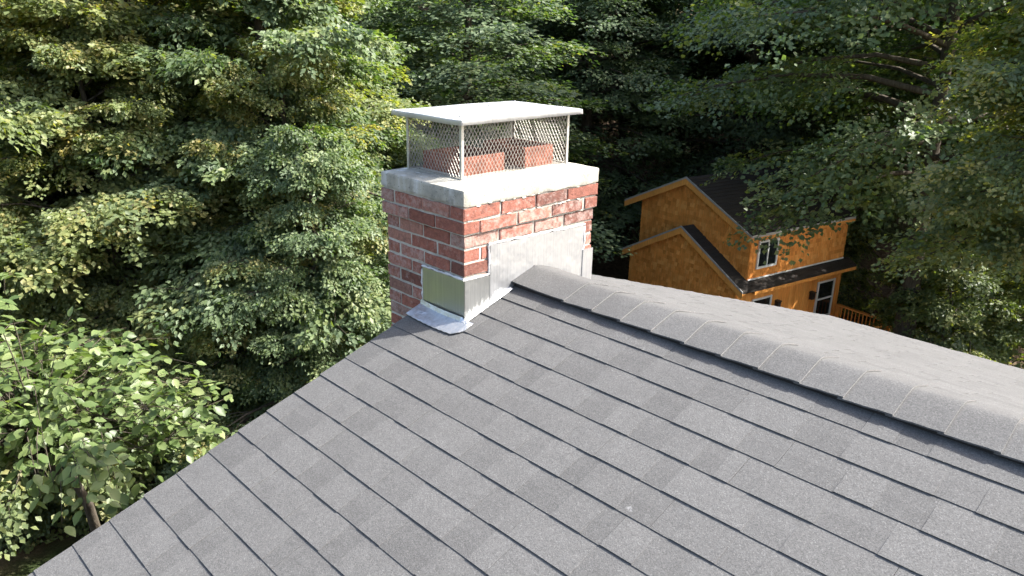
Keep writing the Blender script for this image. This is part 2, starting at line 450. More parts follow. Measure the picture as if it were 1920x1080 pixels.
# ridge vent + ridge caps
def cap_z(y, h): return -SL * math.sqrt(y * y + 0.030 ** 2) + h
mb = MB()
for side in (-1, 1):
    mb.hexa([(0.02, side * 0.02, -SL * 0.02), (XEND, side * 0.02, -SL * 0.02), (XEND, side * 0.146, -SL * 0.146), (0.02, side * 0.146, -SL * 0.146),
             (0.02, side * 0.02, -SL * 0.02 + 0.006), (XEND, side * 0.02, -SL * 0.02 + 0.006), (XEND, side * 0.146, -SL * 0.146 + 0.024), (0.02, side * 0.146, -SL * 0.146 + 0.024)])
mb.build('ridge_vent', M['vent'], house)
seams = [0.012, 0.363]
while seams[-1] < XEND: seams.append(seams[-1] + 0.1625)
ys = np.array([-.166, -.14, -.11, -.08, -.055, -.035, -.02, -.008, 0.0, .008, .02, .035, .06, .1, .166])
for i in range(len(seams) - 1):
    a, b = seams[i] - 0.02 * (i > 0), seams[i + 1] + random.uniform(-0.004, 0.004)
    mb = MB(); n0 = 0
    wv = [random.uniform(-0.0025, 0.0025) for _ in range(2)]
    nx = 4
    V = []; T = []
    skew = random.uniform(-0.004, 0.004)
    for ix in range(nx + 1):
        x = a + (b - a) * ix / nx
        hh = 0.0295 + 0.0080 * ix / nx
        if i == 0: hh += 0.012 * (1 - ix / nx) ** 2
        for y in ys:
            yy = y * (1 + (wv[0] * (1 - ix / nx) + wv[1] * ix / nx) * 3)
            V.append((x + skew * y / 0.166 * (ix / nx), yy, cap_z(yy, hh) + 0.0008 * math.sin(x * 60 + y * 30)))
    top = len(V)
    V += [(v[0], v[1], v[2] - 0.0055) for v in V]
    m_ = len(ys); F = []; SE = []
    tone = random.uniform(0.4, 0.62)
    for ix in range(nx):
        for j in range(m_ - 1):
            p, q = ix * m_ + j, (ix + 1) * m_ + j
            F.append((p, q, q + 1, p + 1)); F.append((top + p + 1, top + q + 1, top + q, top + p))
    for ix in range(nx):
        p, q = ix * m_, (ix + 1) * m_
        F.append((p, top + p, top + q, q)); p += m_ - 1; q += m_ - 1; F.append((q, top + q, top + p, p))
    for j in range(m_ - 1):
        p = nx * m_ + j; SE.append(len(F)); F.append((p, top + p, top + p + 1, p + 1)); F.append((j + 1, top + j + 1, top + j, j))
    mb.v = V; mb.f = [list(f) for f in F]; mb.t = [3.4 if k in SE else tone for k in range(len(F))]  # butt faces toned paler: sunlit seam lines put into the colour
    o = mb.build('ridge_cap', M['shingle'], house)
    o.data.polygons.foreach_set('use_smooth', np.array([k < 2 * nx * (m_ - 1) for k in range(len(F))]))
    o.data.set_sharp_from_angle(angle=R(40))

# fascias, drip edges, walls
for side in (-1, 1):
    mb = MB()   # drip edge along the eave: thin metal, shows as a pale line
    mb.hexa([slope(side, RAKE - 0.01, DE - 0.05, -0.0035), slope(side, XEND, DE - 0.05, -0.0035), slope(side, XEND, DE + 0.028, -0.0035), slope(side, RAKE - 0.01, DE + 0.028, -0.0035),
             slope(side, RAKE - 0.01, DE - 0.05, -0.0015), slope(side, XEND, DE - 0.05, -0.0015), slope(side, XEND, DE + 0.028, -0.0015), slope(side, RAKE - 0.01, DE + 0.028, -0.0015)])
    mb.build('drip_edge', M['white'], house)
    ye = side * (EAVE + 0.002)
    mb = MB(); y0, y1 = sorted((ye, ye + side * 0.02)); mb.box((RAKE + 0.02, y0, -SL * EAVE - 0.20), (XEND - 0.02, y1, -SL * EAVE - 0.012)); mb.build('fascia', M['white'], house)
    for xe in (RAKE - 0.003, XEND + 0.003):
        # gable trim following the slope; at the chimney end it stops at the masonry
        d_in = 0.55 if xe < 0 else 0.0
        sgn = -1 if xe < 0 else 1
        mb = MB()
        xa, xb = sorted((xe, xe - sgn * 0.02))
        mb.hexa([slope(side, xa, d_in, -0.18), slope(side, xb, d_in, -0.18), slope(side, xb, DE, -0.18), slope(side, xa, DE, -0.18),
                 slope(side, xa, d_in, -0.033), slope(side, xb, d_in, -0.033), slope(side, xb, DE, -0.033), slope(side, xa, DE, -0.033)])
        mb.build('rake_board', M['white'], house)
GZ0 = HB[2] - 0.6
wx0, wx1, wy = 0.02, XEND - 0.3, EAVE - 0.35
zt_ = -SL * EAVE - 0.1
mb = MB()
nb_ = int((zt_ - GZ0) / 0.12)
for i in range(nb_):                       # lapped clapboards on all four sides
    z0 = GZ0 + i * 0.12; z1 = z0 + 0.118
    mb.hexa([(wx0 - .012, -wy - .012, z0), (wx1 + .012, -wy - .012, z0), (wx1 + .012, wy + .012, z0), (wx0 - .012, wy + .012, z0),
             (wx0, -wy, z1), (wx1, -wy, z1), (wx1, wy, z1), (wx0, wy, z1)])
for xg in (wx0, wx1 - 0.1):
    mb.prism([(xg, -wy, zt_), (xg, wy, zt_), (xg, 0, -0.06)], (0.1, 0, 0))
mb.build('wall', M['wall'], house)

# ------------------------------------------------------------------ chimney
chim_z = float(ground_z(-0.3, 0.0)) - 0.3
chimney = empty('chimney', (-LC / 2, 0, chim_z))
tag(chimney, 'red brick chimney with pale concrete crown standing at the roof end', 'chimney')
CB = tuple(chimney.location)
ZC = 0.3986; CT = 0.0828; ZT = ZC + CT; CH = 0.0672

def brick_mesh(seed):
    r = random.Random(seed); import bmesh
    bm = bmesh.new(); bmesh.ops.create_cube(bm, size=1.0)
    bmesh.ops.subdivide_edges(bm, edges=[e for e in bm.edges if abs(e.verts[0].co.x - e.verts[1].co.x) > .5], cuts=2, use_grid_fill=True)
    bmesh.ops.bevel(bm, geom=[e for e in bm.edges if e.calc_face_angle(0) > 1.0], offset=0.022, segments=1, affect='EDGES')
    for v in bm.verts:
        v.co += Vector((r.uniform(-.010, .010), r.uniform(-.022, .022), r.uniform(-.05, .05)))
    me = bpy.data.meshes.new('brick'); bm.to_mesh(me); bm.free(); me.materials.append(M['brick']); return me
BM = [brick_mesh(i) for i in range(8)]
def brick(cx, cy, cz, lx, ly, lz):
    """a brick with its long side along the bigger of lx, ly"""
    me = random.choice(BM)
    long_x = lx >= ly
    ln, dp = (lx, ly) if long_x else (ly, lx)
    rz = (0 if long_x else math.pi / 2) + random.choice([0, math.pi]) + random.uniform(-0.006, 0.006)
    return link('brick', me, chimney, (cx - CB[0], cy - CB[1], cz - CB[2]), (random.uniform(-.01, .01), random.uniform(-.008, .008), rz), (ln, dp, lz))
J = 0.0125; BD = 0.095
def course(ztop, typ, e, store=None):
    x0, x1, y0, y1 = -LC - e, e, YA - e, YB + e
    zc = ztop - CH / 2; h = CH - J
    def run(a, b, n):
        L = (b - a) / n
        js = [random.uniform(-.006, .006) if 0 < i < n else 0 for i in range(n + 1)]
        return [(a + i * L + js[i] + J / 2 * (i > 0), a + (i + 1) * L + js[i + 1] - J / 2 * (i < n - 1)) for i in range(n)]
    out = []
    if typ == 'A':
        for yc in (y0 + BD / 2, y1 - BD / 2):
            for a, b in run(x0, x1, 3): out.append(((a + b) / 2, yc, b - a, BD))
        for xc in (x0 + BD / 2, x1 - BD / 2):
            for a, b in run(y0 + BD + J, y1 - BD - J, 3): out.append((xc, (a + b) / 2, BD, b - a))
    else:
        for xc in (x0 + BD / 2, x1 - BD / 2):
            for a, b in run(y0, y1, 4): out.append((xc, (a + b) / 2, BD, b - a))
        for yc in (y0 + BD / 2, y1 - BD / 2):
            for a, b in run(x0 + BD + J, x1 - BD - J, 2): out.append(((a + b) / 2, yc, b - a, BD))
    for (cx, cy, lx, ly) in out:
        p = random.uniform(-0.0028, 0.003)
        ox = p * (1 if cx > -LC / 2 else -1); oy = p * (1 if cy > 0 else -1)
        if store is None: brick(cx + ox, cy + oy, zc + random.uniform(-.001, .001), lx, ly, h)
        else: store.box((cx + ox - lx / 2, cy + oy - ly / 2, zc - h / 2), (cx + ox + lx / 2, cy + oy + ly / 2, zc + h / 2))
z = ZC
typs = ['B', 'A'] * 200
es = [0.0150, 0.0135] + [0.0] * 400
i = 0
while z > -0.75:
    course(z, typs[i], es[i]); z -= CH; i += 1
low = MB(); zl = z
while z > chim_z:
    course(z, typs[i], 0.0, low); z -= CH; i += 1
tag(low.build('lower_brickwork', M['brick'], chimney), kind='stuff')
mb = MB()
r_ = 0.0055
mb.box((-LC + r_, YA + r_, z), (-r_, YB - r_, ZC - 2 * CH))
mb.box((-LC + r_ - .012, YA + r_ - .012, ZC - 2 * CH + .0005), (-r_ + .012, YB - r_ + .012, ZC + 0.004))
mb.build('mortar', M['mortar'], chimney)

# crown slab: rounded, chipped
import bmesh
def crown():
    e = 0.0180
    bm = bmesh.new(); bmesh.ops.create_cube(bm, size=1.0)
    sx, sy, sz = LC + 2 * e, YB - YA + 2 * e, CT + 0.004
    for v in bm.verts: v.co = Vector((v.co.x * sx, v.co.y * sy, v.co.z * sz))
    bmesh.ops.bevel(bm, geom=list(bm.edges), offset=0.011, segments=2, affect='EDGES', profile=0.6)
    for ax, n in ((0, 22), (1, 34), (2, 4)):
        for k in range(1, n):
            t = -0.5 + k / n; co = [0, 0, 0]; no = [0, 0, 0]
            co[ax] = t * (sx, sy, sz)[ax]; no[ax] = 1
            bmesh.ops.bisect_plane(bm, geom=list(bm.verts) + list(bm.edges) + list(bm.faces), plane_co=co, plane_no=no)
    from mathutils import noise
    for v in bm.verts:
        p = v.co
        nz = noise.noise(p * 9) * 0.0035 + noise.noise(p * 28) * 0.0022
        edge = min(sz / 2 - abs(p.z), 1); v.co += v.normal * nz if v.normal.length else Vector()
        if p.z > 0:          # wash: falls slightly to the rim
            rim = min(sx / 2 - abs(p.x), sy / 2 - abs(p.y)); v.co.z -= 0.010 * max(0, 1 - rim / 0.10) * (p.z / (sz / 2))
        if p.z < -sz * .3: v.co.z += noise.noise(p * 16 + Vector((5, 1, 2))) * 0.007 - 0.001
    me = bpy.data.meshes.new('crown'); bm.to_mesh(me); bm.free(); me.materials.append(M['concrete'])
    me.polygons.foreach_set('use_smooth', np.ones(len(me.polygons), dtype=bool)); me.set_sharp_from_angle(angle=R(45))
    return link('crown', me, chimney, (-LC / 2 - CB[0], (YA + YB) / 2 - CB[1], ZC + CT / 2 + 0.003 - CB[2]))
crown()

# flue tiles
def flue(x0, x1, y0, y1, z0, z1, label):
    mb = MB(); t = 0.02
    outer = [(x0, y0), (x1, y0), (x1, y1), (x0, y1)]; inner = [(x0 + t, y0 + t), (x1 - t, y0 + t), (x1 - t, y1 - t), (x0 + t, y1 - t)]
    n0 = len(mb.v)
    for zz in (z0, z1): mb.v += [(a, b, zz) for a, b in outer] + [(a, b, zz) for a, b in inner]
    for i in range(4):
        j = (i + 1) % 4
        mb.f += [[n0 + i, n0 + j, n0 + 8 + j, n0 + 8 + i], [n0 + 8 + i, n0 + 8 + j, n0 + 12 + j, n0 + 12 + i], [n0 + 4 + j, n0 + 4 + i, n0 + 12 + i, n0 + 12 + j], [n0 + j, n0 + i, n0 + 4 + i, n0 + 4 + j]]
        mb.t += [.5] * 4
    o = mb.build('flue_tile', M['flue'], chimney); o['label'] = label
    bevel(o, 0.0025)
    s = MB(); s.box((x0 + t, y0 + t, z0), (x1 - t, y1 - t, z0 + 0.03)); so = link('soot', s.mesh('soot', M['soot'], CB), o)
    # mortar bead round the foot
    b = MB(); w = 0.016
    for (a0, a1, b0, b1) in ((x0 - w, x1 + w, y0 - w, y0 - .001), (x0 - w, x1 + w, y1 + .001, y1 + w), (x0 - w, x0 - .001, y0, y1), (x1 + .001, x1 + w, y0, y1)):
        b.hexa([(a0, b0, ZT - .004), (a1, b0, ZT - .004), (a1, b1, ZT - .004), (a0, b1, ZT - .004)] + [(min(max(a0, x0 - .004), x1 + .004), min(max(b0, y0 - .004), y1 + .004), ZT + .012), (min(max(a1, x0 - .004), x1 + .004), min(max(b0, y0 - .004), y1 + .004), ZT + .012), (min(max(a1, x0 - .004), x1 + .004), min(max(b1, y0 - .004), y1 + .004), ZT + .012), (min(max(a0, x0 - .004), x1 + .004), min(max(b1, y0 - .004), y1 + .004), ZT + .012)])
    link('mortar_bead', b.mesh('mortar_bead', M['mortar'], CB), o)
flue(-0.485, -0.18, -0.315, -0.042, ZT - 0.02, ZT + 0.098, 'terracotta flue tile behind the near corner post')
flue(-0.47, -0.155, 0.075, 0.285, ZT - 0.02, ZT + 0.112, 'taller terracotta flue tile near the right corner post')

# flashing pieces: thin bent sheets
def sheet(name, pts, n, material=M['flash'], seg=10, wob=0.0015):
    """planar polygon sheet: pts counter-clockwise seen from outside, thickness along n"""
    mb = MB(); mb.prism(pts, n); o = mb.build(name, material, chimney); return o
def roofz(y): return -SL * abs(y)
tk = 0.004
# +X face: tall stepped cover from the left step to the right, following the roof below
x = 0.0035
sheet('step_flashing', [(x + .003, -0.308, roofz(-0.308) + .006), (x + .003, -0.17, roofz(-0.17) + .006), (x + .003, 0.0, 0.04), (x + .003, 0.004, 0.04), (x + .003, 0.004, 0.186), (x + .003, -0.308, 0.196)], (tk, 0, 0))
sheet('step_flashing', [(x, -0.002, 0.02), (x, 0.15, roofz(.15) + .02), (x, 0.372, roofz(.372) + .006), (x, 0.372, 0.178), (x, -0.002, 0.188)], (tk, 0, 0))
sheet('step_flashing', [(x + .0045, 0.366, roofz(.366) + .006), (x + .0045, YB + .004, roofz(YB) + .006), (x + .0045, YB + .004, 0.042), (x + .0045, 0.366, 0.046)], (tk, 0, 0))
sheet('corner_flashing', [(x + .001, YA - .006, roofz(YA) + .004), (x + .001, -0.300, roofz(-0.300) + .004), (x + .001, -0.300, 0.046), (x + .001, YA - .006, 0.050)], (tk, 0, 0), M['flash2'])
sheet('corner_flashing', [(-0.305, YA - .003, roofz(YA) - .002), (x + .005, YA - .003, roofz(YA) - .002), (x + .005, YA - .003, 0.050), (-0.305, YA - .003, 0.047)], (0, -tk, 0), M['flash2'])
# foot flange lying on the shingles in front of the sunny face
mb = MB()
for (y0, y1) in ((YA - .02, -0.17),):
    mb.hexa([slope(-1, 0.004, -y1 / CS, .008), slope(-1, 0.030, -y1 / CS, .008), slope(-1, 0.030, -y0 / CS, .0095), slope(-1, 0.004, -y0 / CS, .0095)][::-1] +
            [slope(-1, 0.004, -y1 / CS, .016), slope(-1, 0.030, -y1 / CS, .010), slope(-1, 0.030, -y0 / CS, .0115), slope(-1, 0.004, -y0 / CS, .016)][::-1])
mb.build('base_flange', M['flash'], chimney)
# apron on the roof below the shaded face, slightly ribbed, with a rounded lower corner
def apron():
    V = []; nu, nv = 34, 8
    for a in range(nu + 1):
        u = a / nu
        for b in range(nv + 1):
            v = b / nv
            xx = -0.318 + u * (0.388 + 0.0)
            dd = (-YA) / CS + v * 0.108 + 0.010 * math.sin(u * 3.1)
            if u > 0.86: dd -= v * 0.05 * ((u - 0.86) / 0.14) ** 2
            n_ = 0.0125 + 0.0013 * math.sin(u * 62 + 0.6 * math.sin(u * 9)) * (0.35 + v) + 0.035 * max(0, 0.12 - v) / 0.12 * (1 if u < .84 else 0.1) * 0.5
            V.append(slope(-1, xx, dd, n_))
    m_ = nv + 1; F = []
    for a in range(nu):
        for b in range(nv):
            p = a * m_ + b; F.append((p, p + 1, p + m_ + 1, p + m_))
    V = np.array(V) - np.array(CB)
    top = len(V); V = np.concatenate([V, V - np.array([0, 0, .0025])])
    F2 = [(top + f[3], top + f[2], top + f[1], top + f[0]) for f in F]
    E_ = []
    for a in range(nu): p = a * m_ + nv; E_.append((p, top + p, top + p + m_, p + m_))
    for b in range(nv): p = b; E_.append((p, top + p, top + p + 1, p + 1)); p = nu * m_ + b; E_.append((p + 1, top + p + 1, top + p, p))
    me = mesh_np('apron_flashing', V, [np.array(F + F2 + E_)], M['flash'], smooth=True)
    me.set_sharp_from_angle(angle=R(50))
    link('apron_flashing', me, chimney)
apron()
# sealant beads where the flashing meets brick
def bead(pts, r=0.005):
    pp = []
    for a, b in zip(pts[:-1], pts[1:]):
        a, b = np.array(a), np.array(b); k = max(2, int(np.linalg.norm(b - a) / 0.02))
        for i in range(k): pp.append(a + (b - a) * i / k)
    pp.append(np.array(pts[-1]))
    pp = [p + rng.normal(0, 0.0013, 3) for p in pp]
    mb = MB(); mb.tube(pp, [r * random.uniform(0.6, 1.5) for _ in pp], 6); mb.build('sealant_bead', M['sealant'], chimney, True)
bead([(-0.312, YA - .003, -0.14), (-0.312, YA - .003, 0.052), (0.004, YA - .003, 0.054)], 0.006)
bead([(0.003, YA - .002, 0.055), (0.003, -0.31, 0.051), (0.003, -0.314, 0.19), (0.003, -0.31, 0.201), (0.003, 0.0, 0.191), (0.003, 0.375, 0.183), (0.003, 0.378, 0.05)], 0.006)
# smeared mortar lumps on the sunny face and near the corner
lump = MB()
for _ in range(34):
    yy = random.uniform(YA + .02, YB - .02); kz = random.randint(0, 2)
    zz = ZC - (kz) * CH + random.uniform(-.004, .004)
    e_ = (0.0150, 0.0135, 0.0)[min(kz, 2)] + 0.001
    w, h_ = random.uniform(.006, .022), random.uniform(.0025, .0055)
    lump.tube([(e_ - .004, yy - w, zz), (e_, yy, zz + random.uniform(-.003, .003)), (e_ - .004, yy + w, zz)], [h_ * .4, h_, h_ * .4], 6)
lo = lump.build('mortar_smears', M['mortar'], chimney, True); tag(lo, kind='stuff')

# ------------------------------------------------------------------ chimney cap: lid, screen, posts
X0, X1, Y0, Y1 = -0.548, -0.130, -0.366, 0.372
HC = 0.266
capo = empty('spark_arrestor', ((X0 + X1) / 2, (Y0 + Y1) / 2, ZT))
tag(capo, 'metal chimney cap with white lid and diamond mesh sides on the crown', 'chimney cap')
KB = tuple(capo.location)
for (px, py) in ((X0, Y0), (X1, Y0), (X1, Y1), (X0, Y1)):
    mb = MB(); sx = 1 if px == X0 else -1; sy = 1 if py == Y0 else -1; w, t = 0.015, 0.003
    a, b = sorted((px, px + sx * w)); c, d = sorted((py, py + sy * t)); mb.box((a, c, ZT - .002), (b, d, ZT + HC))
    a, b = sorted((px, px + sx * t)); c, d = sorted((py + sy * (t + .0002), py + sy * w)); mb.box((a, c, ZT - .002), (b, d, ZT + HC))
    mb.build('post', M['post'], capo)
def screen(axis, fixed, a0, a1, z0, z1, out):
    """expanded-metal panel: strands of diamonds, long way up"""
    n = max(8, int(round((a1 - a0) / 0.0228))); dw = (a1 - a0) / n
    m_ = 7; dh = (z1 - z0) / m_
    mb = MB(); w, t = 0.0008, 0.0009
    def P(a, zz, o): return (fixed + o, a, zz) if axis == 'x' else (a, fixed + o, zz)
    def strut(pa, pb):
        pa, pb = np.array(pa), np.array(pb); d = pb - pa; d = d / np.linalg.norm(d); q = np.array([-d[1], d[0]]) * w
        c = [pa - q, pa + q, pb + q, pb - q]
        lo_ = [P(p[0], p[1], -t) for p in c]; hi = [P(p[0], p[1], t) for p in c]
        mb.hexa(lo_ + hi)
    for i in range(n):
        for j in range(m_):
            ca, cz = a0 + (i + .5) * dw, z0 + (j + .5) * dh
            # each diamond's two upper and two lower strands, meeting at its side points
            k = [(ca, cz + dh / 2), (ca + dw / 2, cz), (ca, cz - dh / 2), (ca - dw / 2, cz)]
            for q in range(4): strut(k[q], k[(q + 1) % 4])
    mb.box(P(a0, z0 - .012, -.0012) if axis == 'x' else P(a0, z0 - .012, -.0012), P(a1, z0, .0012))
    return mb.build('mesh_screen', M['wire'], capo)
screen('x', X1 - 0.005, Y0 + .004, Y1 - .004, ZT + .012, ZT + HC, 1)
screen('x', X0 + 0.005, Y0 + .004, Y1 - .004, ZT + .012, ZT + HC, -1)
screen('y', Y0 + 0.005, X0 + .004, X1 - .004, ZT + .012, ZT + HC, -1)
screen('y', Y1 - 0.005, X0 + .004, X1 - .004, ZT + .012, ZT + HC, 1)
mb = MB(); w = 0.022                        # mounting flange on the crown
for (a, b) in (((X1 + .001, Y0 - w), (X1 + w, Y1 + w)), ((X0 - w, Y0 - w), (X0 - .001, Y1 + w)), ((X0, Y0 - w), (X1, Y0 - .001)), ((X0, Y1 + .001), (X1, Y1 + w))):
    mb.box((a[0], a[1], ZT - .001), (b[0], b[1], ZT + .0018))
mb.build('mounting_flange', M['post'], capo)
def lid():
    a0, a1, b0, b1 = -0.604, -0.078, -0.407, 0.412
    zE = ZT + HC + 0.024; rise = 0.020; lip = 0.024
    nx, ny = 26, 36; V = []
    for i in range(nx + 1):
        for j in range(ny + 1):
            u, v = i / nx, j / ny
            xx, yy = a0 + u * (a1 - a0), b0 + v * (b1 - b0)
            d = min(xx - a0, a1 - xx, (yy - b0), (b1 - yy))
            zz = zE + rise * min(1, d / 0.285)
            zz += 0.0022 * math.sin(yy * 11 + xx * 4) * math.sin(xx * 13 + 1) - 0.003 * math.exp(-((xx + .2) ** 2 + (yy + .25) ** 2) / .004)
            V.append((xx, yy, zz))
    m_ = ny + 1; F = []
    for i in range(nx):
        for j in range(ny):
            p = i * m_ + j; F.append((p, p + m_, p + m_ + 1, p + 1))
    ring = [i * m_ for i in range(nx + 1)] + [nx * m_ + j for j in range(1, ny + 1)] + [i * m_ + ny for i in range(nx - 1, -1, -1)] + [j for j in range(ny - 1, 0, -1)]
    top = len(V)
    k = len(ring)
    for q, r0 in enumerate(ring):
        x_, y_, z_ = V[r0]
        cx_, cy_ = x_ - (a0 + a1) / 2, y_ - (b0 + b1) / 2
        V.append((x_ + 0.004 * np.sign(cx_) * (x_ in (a0, a1)), y_ + 0.004 * np.sign(cy_), z_ - lip))
    for q in range(k):
        q2 = (q + 1) % k; F.append((ring[q], top + q, top + q2, ring[q2]))
    V = np.array(V, float) - np.array(KB)
    me = mesh_np('lid', V, [np.array(F)], M['lid'], smooth=True); me.set_sharp_from_angle(angle=R(35))
    o = link('lid', me, capo)
    s = o.modifiers.new('thickness', 'SOLIDIFY'); s.thickness = 0.0022; s.offset = -1
    for (px, py) in ((X0 + .03, Y0 + .02), (X1 - .03, Y0 + .02), (X1 - .03, Y1 - .02), (X0 + .03, Y1 - .02), (-0.34, 0.0)):
        d = min(px - a0, a1 - px, py - b0, b1 - py); zz = zE + rise * min(1, d / .285)
        b = MB(); b.tube([(px, py, zz - .001), (px, py, zz + .004), (px, py, zz + .006)], [.007, .007, .004], 8)
        link('screw', b.mesh('screw', M['post'], KB), o)
lid()

# ------------------------------------------------------------------ cedar house beyond
hs = 1.25
P0 = CAM + (np.array([-8.21502645, 14.11626601, -3.76057996]) - CAM) * hs
TH = -0.19
gz = float(ground_z(P0[0], P0[1])) - 0.5
cab = empty('cedar_house', (P0[0], P0[1], gz), TH)
tag(cab, 'orange cedar shingled house with dark roofs and white windows behind the roof', 'house')
zo = P0[2] - gz
class HBld(MB):
    def b(s, name, m, parent=None, smooth=False):
        return link(name, s.mesh(name, m), parent if parent is not None else cab)
def hp(a, b, c): return (a * hs, b * hs, c * hs + zo)
T1, T2 = 0.526, 0.455
A1, B1, C1 = -0.282, 0.308, 1.21           # upper peak
AWL, AW = -2.0, 1.92                        # wall planes
BB0, BB1, BEND = 0.10, 0.42, 4.35           # lower gable wall, upper gable wall, far end
CBASE = -zo / hs - 0.05
# wall cores
mb = HBld(); mb.prism([hp(AWL, BB0, CBASE), hp(AW, BB0, CBASE), hp(AW, BB0, -AW * T1 - .05), hp(0, BB0, -.05), hp(AWL, BB0, AWL * T1 - .05)], (0, (BEND - BB0) * hs, 0)); mb.b('lower_wall', M['cedarboard'])
cz = lambda a: C1 - abs(a - A1) * T2
mb = HBld(); mb.prism([hp(AWL, BB1, -1.6), hp(AW, BB1, -1.6), hp(AW, BB1, cz(AW) - .06), hp(A1, BB1, C1 - .06), hp(AWL, BB1, cz(AWL) - .06)], (0, (BEND - BB1 - .02) * hs, 0)); mb.b('upper_wall', M['cedarboard'])
# shakes
def shakes(a0, a1, cb, topf, bplane, name, face='front', skip=None):
    mb = HBld(); row = 0.108; c = cb; k = 0
    while True:
        c0, c1 = c, c + row * 1.04
        a = a0 - random.uniform(0, .1)
        any_ = False
        while a < a1:
            w = random.uniform(0.06, 0.15); b_ = min(a + w, a1); a_ = max(a, a0)
            lim = min(topf(a_), topf(b_)) if face == 'front' else topf(0)
            if b_ - a_ > .012 and c0 < lim and not (skip and skip(a_, b_, c0, c1)):
                any_ = True
                t1 = min(c1, lim + .0)
                th = random.uniform(.014, .026); dz = random.uniform(-.006, .006)
                if face == 'front':
                    q = [hp(a_ + .004, bplane - th, c0 + dz), hp(b_ - .002, bplane - th, c0 + dz), hp(b_ - .002, bplane - .001, c0 + dz), hp(a_ + .004, bplane - .001, c0 + dz),
                         hp(a_ + .004, bplane - .005, t1), hp(b_ - .002, bplane - .005, t1), hp(b_ - .002, bplane - .001, t1), hp(a_ + .004, bplane - .001, t1)]
                else:
                    q = [hp(bplane + .001, a_ + .004, c0 + dz), hp(bplane + th, a_ + .004, c0 + dz), hp(bplane + th, b_ - .002, c0 + dz), hp(bplane + .001, b_ - .002, c0 + dz),
                         hp(bplane + .001, a_ + .004, t1), hp(bplane + .005, a_ + .004, t1), hp(bplane + .005, b_ - .002, t1), hp(bplane + .001, b_ - .002, t1)]
                mb.hexa(q, min(1, max(0, random.gauss(.5, .24))))
            a += w
        c += row; k += 1
        if not any_ or k > 80: break
    o = mb.b(name, M['cedar']); tag(o, kind='stuff'); return o
shakes(AWL, AW, -3.2, lambda a: -abs(a) * T1 - .07, BB0, 'gable_shakes')
shakes(AWL, AW, -1.5, lambda a: cz(a) - .08, BB1, 'upper_gable_shakes')
W1 = (0.695, 1.453, -0.755, -0.035)        # upper side window b0,b1,c0,c1
shakes(BB1, BEND - .02, -1.15, lambda a: cz(AW) - .06, AW, 'side_shakes', 'side', lambda a, b, c0, c1: b > W1[0] and a < W1[1] and c1 > W1[2] and c0 < W1[3])
# vertical boards on the lower side wall
b = BB0 + .01; 
W2 = (3.369, 4.116, -2.64, -1.55); W3 = (0.72, 1.46, -2.62, -1.56)
mb0 = []
while b < BEND - .02:
    w = .115; e_ = min(b + w, BEND - .01)
    mb = HBld(); t = random.uniform(.2, .9); th = .014 + random.uniform(0, .006)
    segs = [(-3.6, -AW * T1 - .10)]
    for W in (W2, W3):
        if e_ > W[0] - .02 and b < W[1] + .02:
            segs = [(lo_, hi) for s0, s1 in segs for lo_, hi in ((s0, min(s1, W[2])), (max(s0, W[3]), s1)) if hi - lo_ > .02]
    for s0, s1 in segs:
        mb = HBld(); mb.box(hp(AW + .001, b + .004, s0), hp(AW + th, e_ - .002, s1), t); mb.b('siding_board', M['cedarboard'])
    b += w
# roofs
def roof(name, a_pk, c_pk, wl, wr, T, b0, b1, th=.05, courses=True):
    mb = HBld()
    for sgn, w in ((-1, wl), (1, wr)):
        n_ = max(3, int(w / .12))
        for i in range(n_):
            u0, u1 = w * i / n_, w * (i + 1) / n_
            A, Bq = a_pk + sgn * u0, a_pk + sgn * u1
            lo, hi = (A, Bq) if sgn > 0 else (Bq, A)
            def zz(a, extra): return c_pk - abs(a - a_pk) * T + extra
            ex = {A: .0, Bq: .012}
            q = [hp(lo, b0, zz(lo, -th)), hp(hi, b0, zz(hi, -th)), hp(hi, b1, zz(hi, -th)), hp(lo, b1, zz(lo, -th)),
                 hp(lo, b0, zz(lo, ex[lo])), hp(hi, b0, zz(hi, ex[hi])), hp(hi, b1, zz(hi, ex[hi])), hp(lo, b1, zz(lo, ex[lo]))]
            mb.hexa(q, random.uniform(.35, .65))
    return mb.b(name, M['darkroof'])
WL, WR, VL, VR = 2.20, 2.213, 2.30, 2.307
roof('upper_roof', A1, C1, VL - .0, VR, T2, B1 - .02, 4.45)
roof('lower_roof', 0, 0, WL, WR, T1, -.02, BB1 - .001)
# skirt roof beside the side wall
mb = HBld()
for i in range(3):
    u0, u1 = AW + .002 + (WR - AW) * i / 3, AW + .002 + (WR - AW) * (i + 1) / 3
    mb.hexa([hp(u0, BB1, -u0 * T1 - .05), hp(u1, BB1, -u1 * T1 - .05), hp(u1, 4.57, -u1 * T1 - .05), hp(u0, 4.57, -u0 * T1 - .05),
             hp(u0, BB1, -u0 * T1), hp(u1, BB1, -u1 * T1 + .012), hp(u1, 4.57, -u1 * T1 + .012), hp(u0, 4.57, -u0 * T1)], random.uniform(.4, .6))
mb.b('skirt_roof', M['darkroof'])
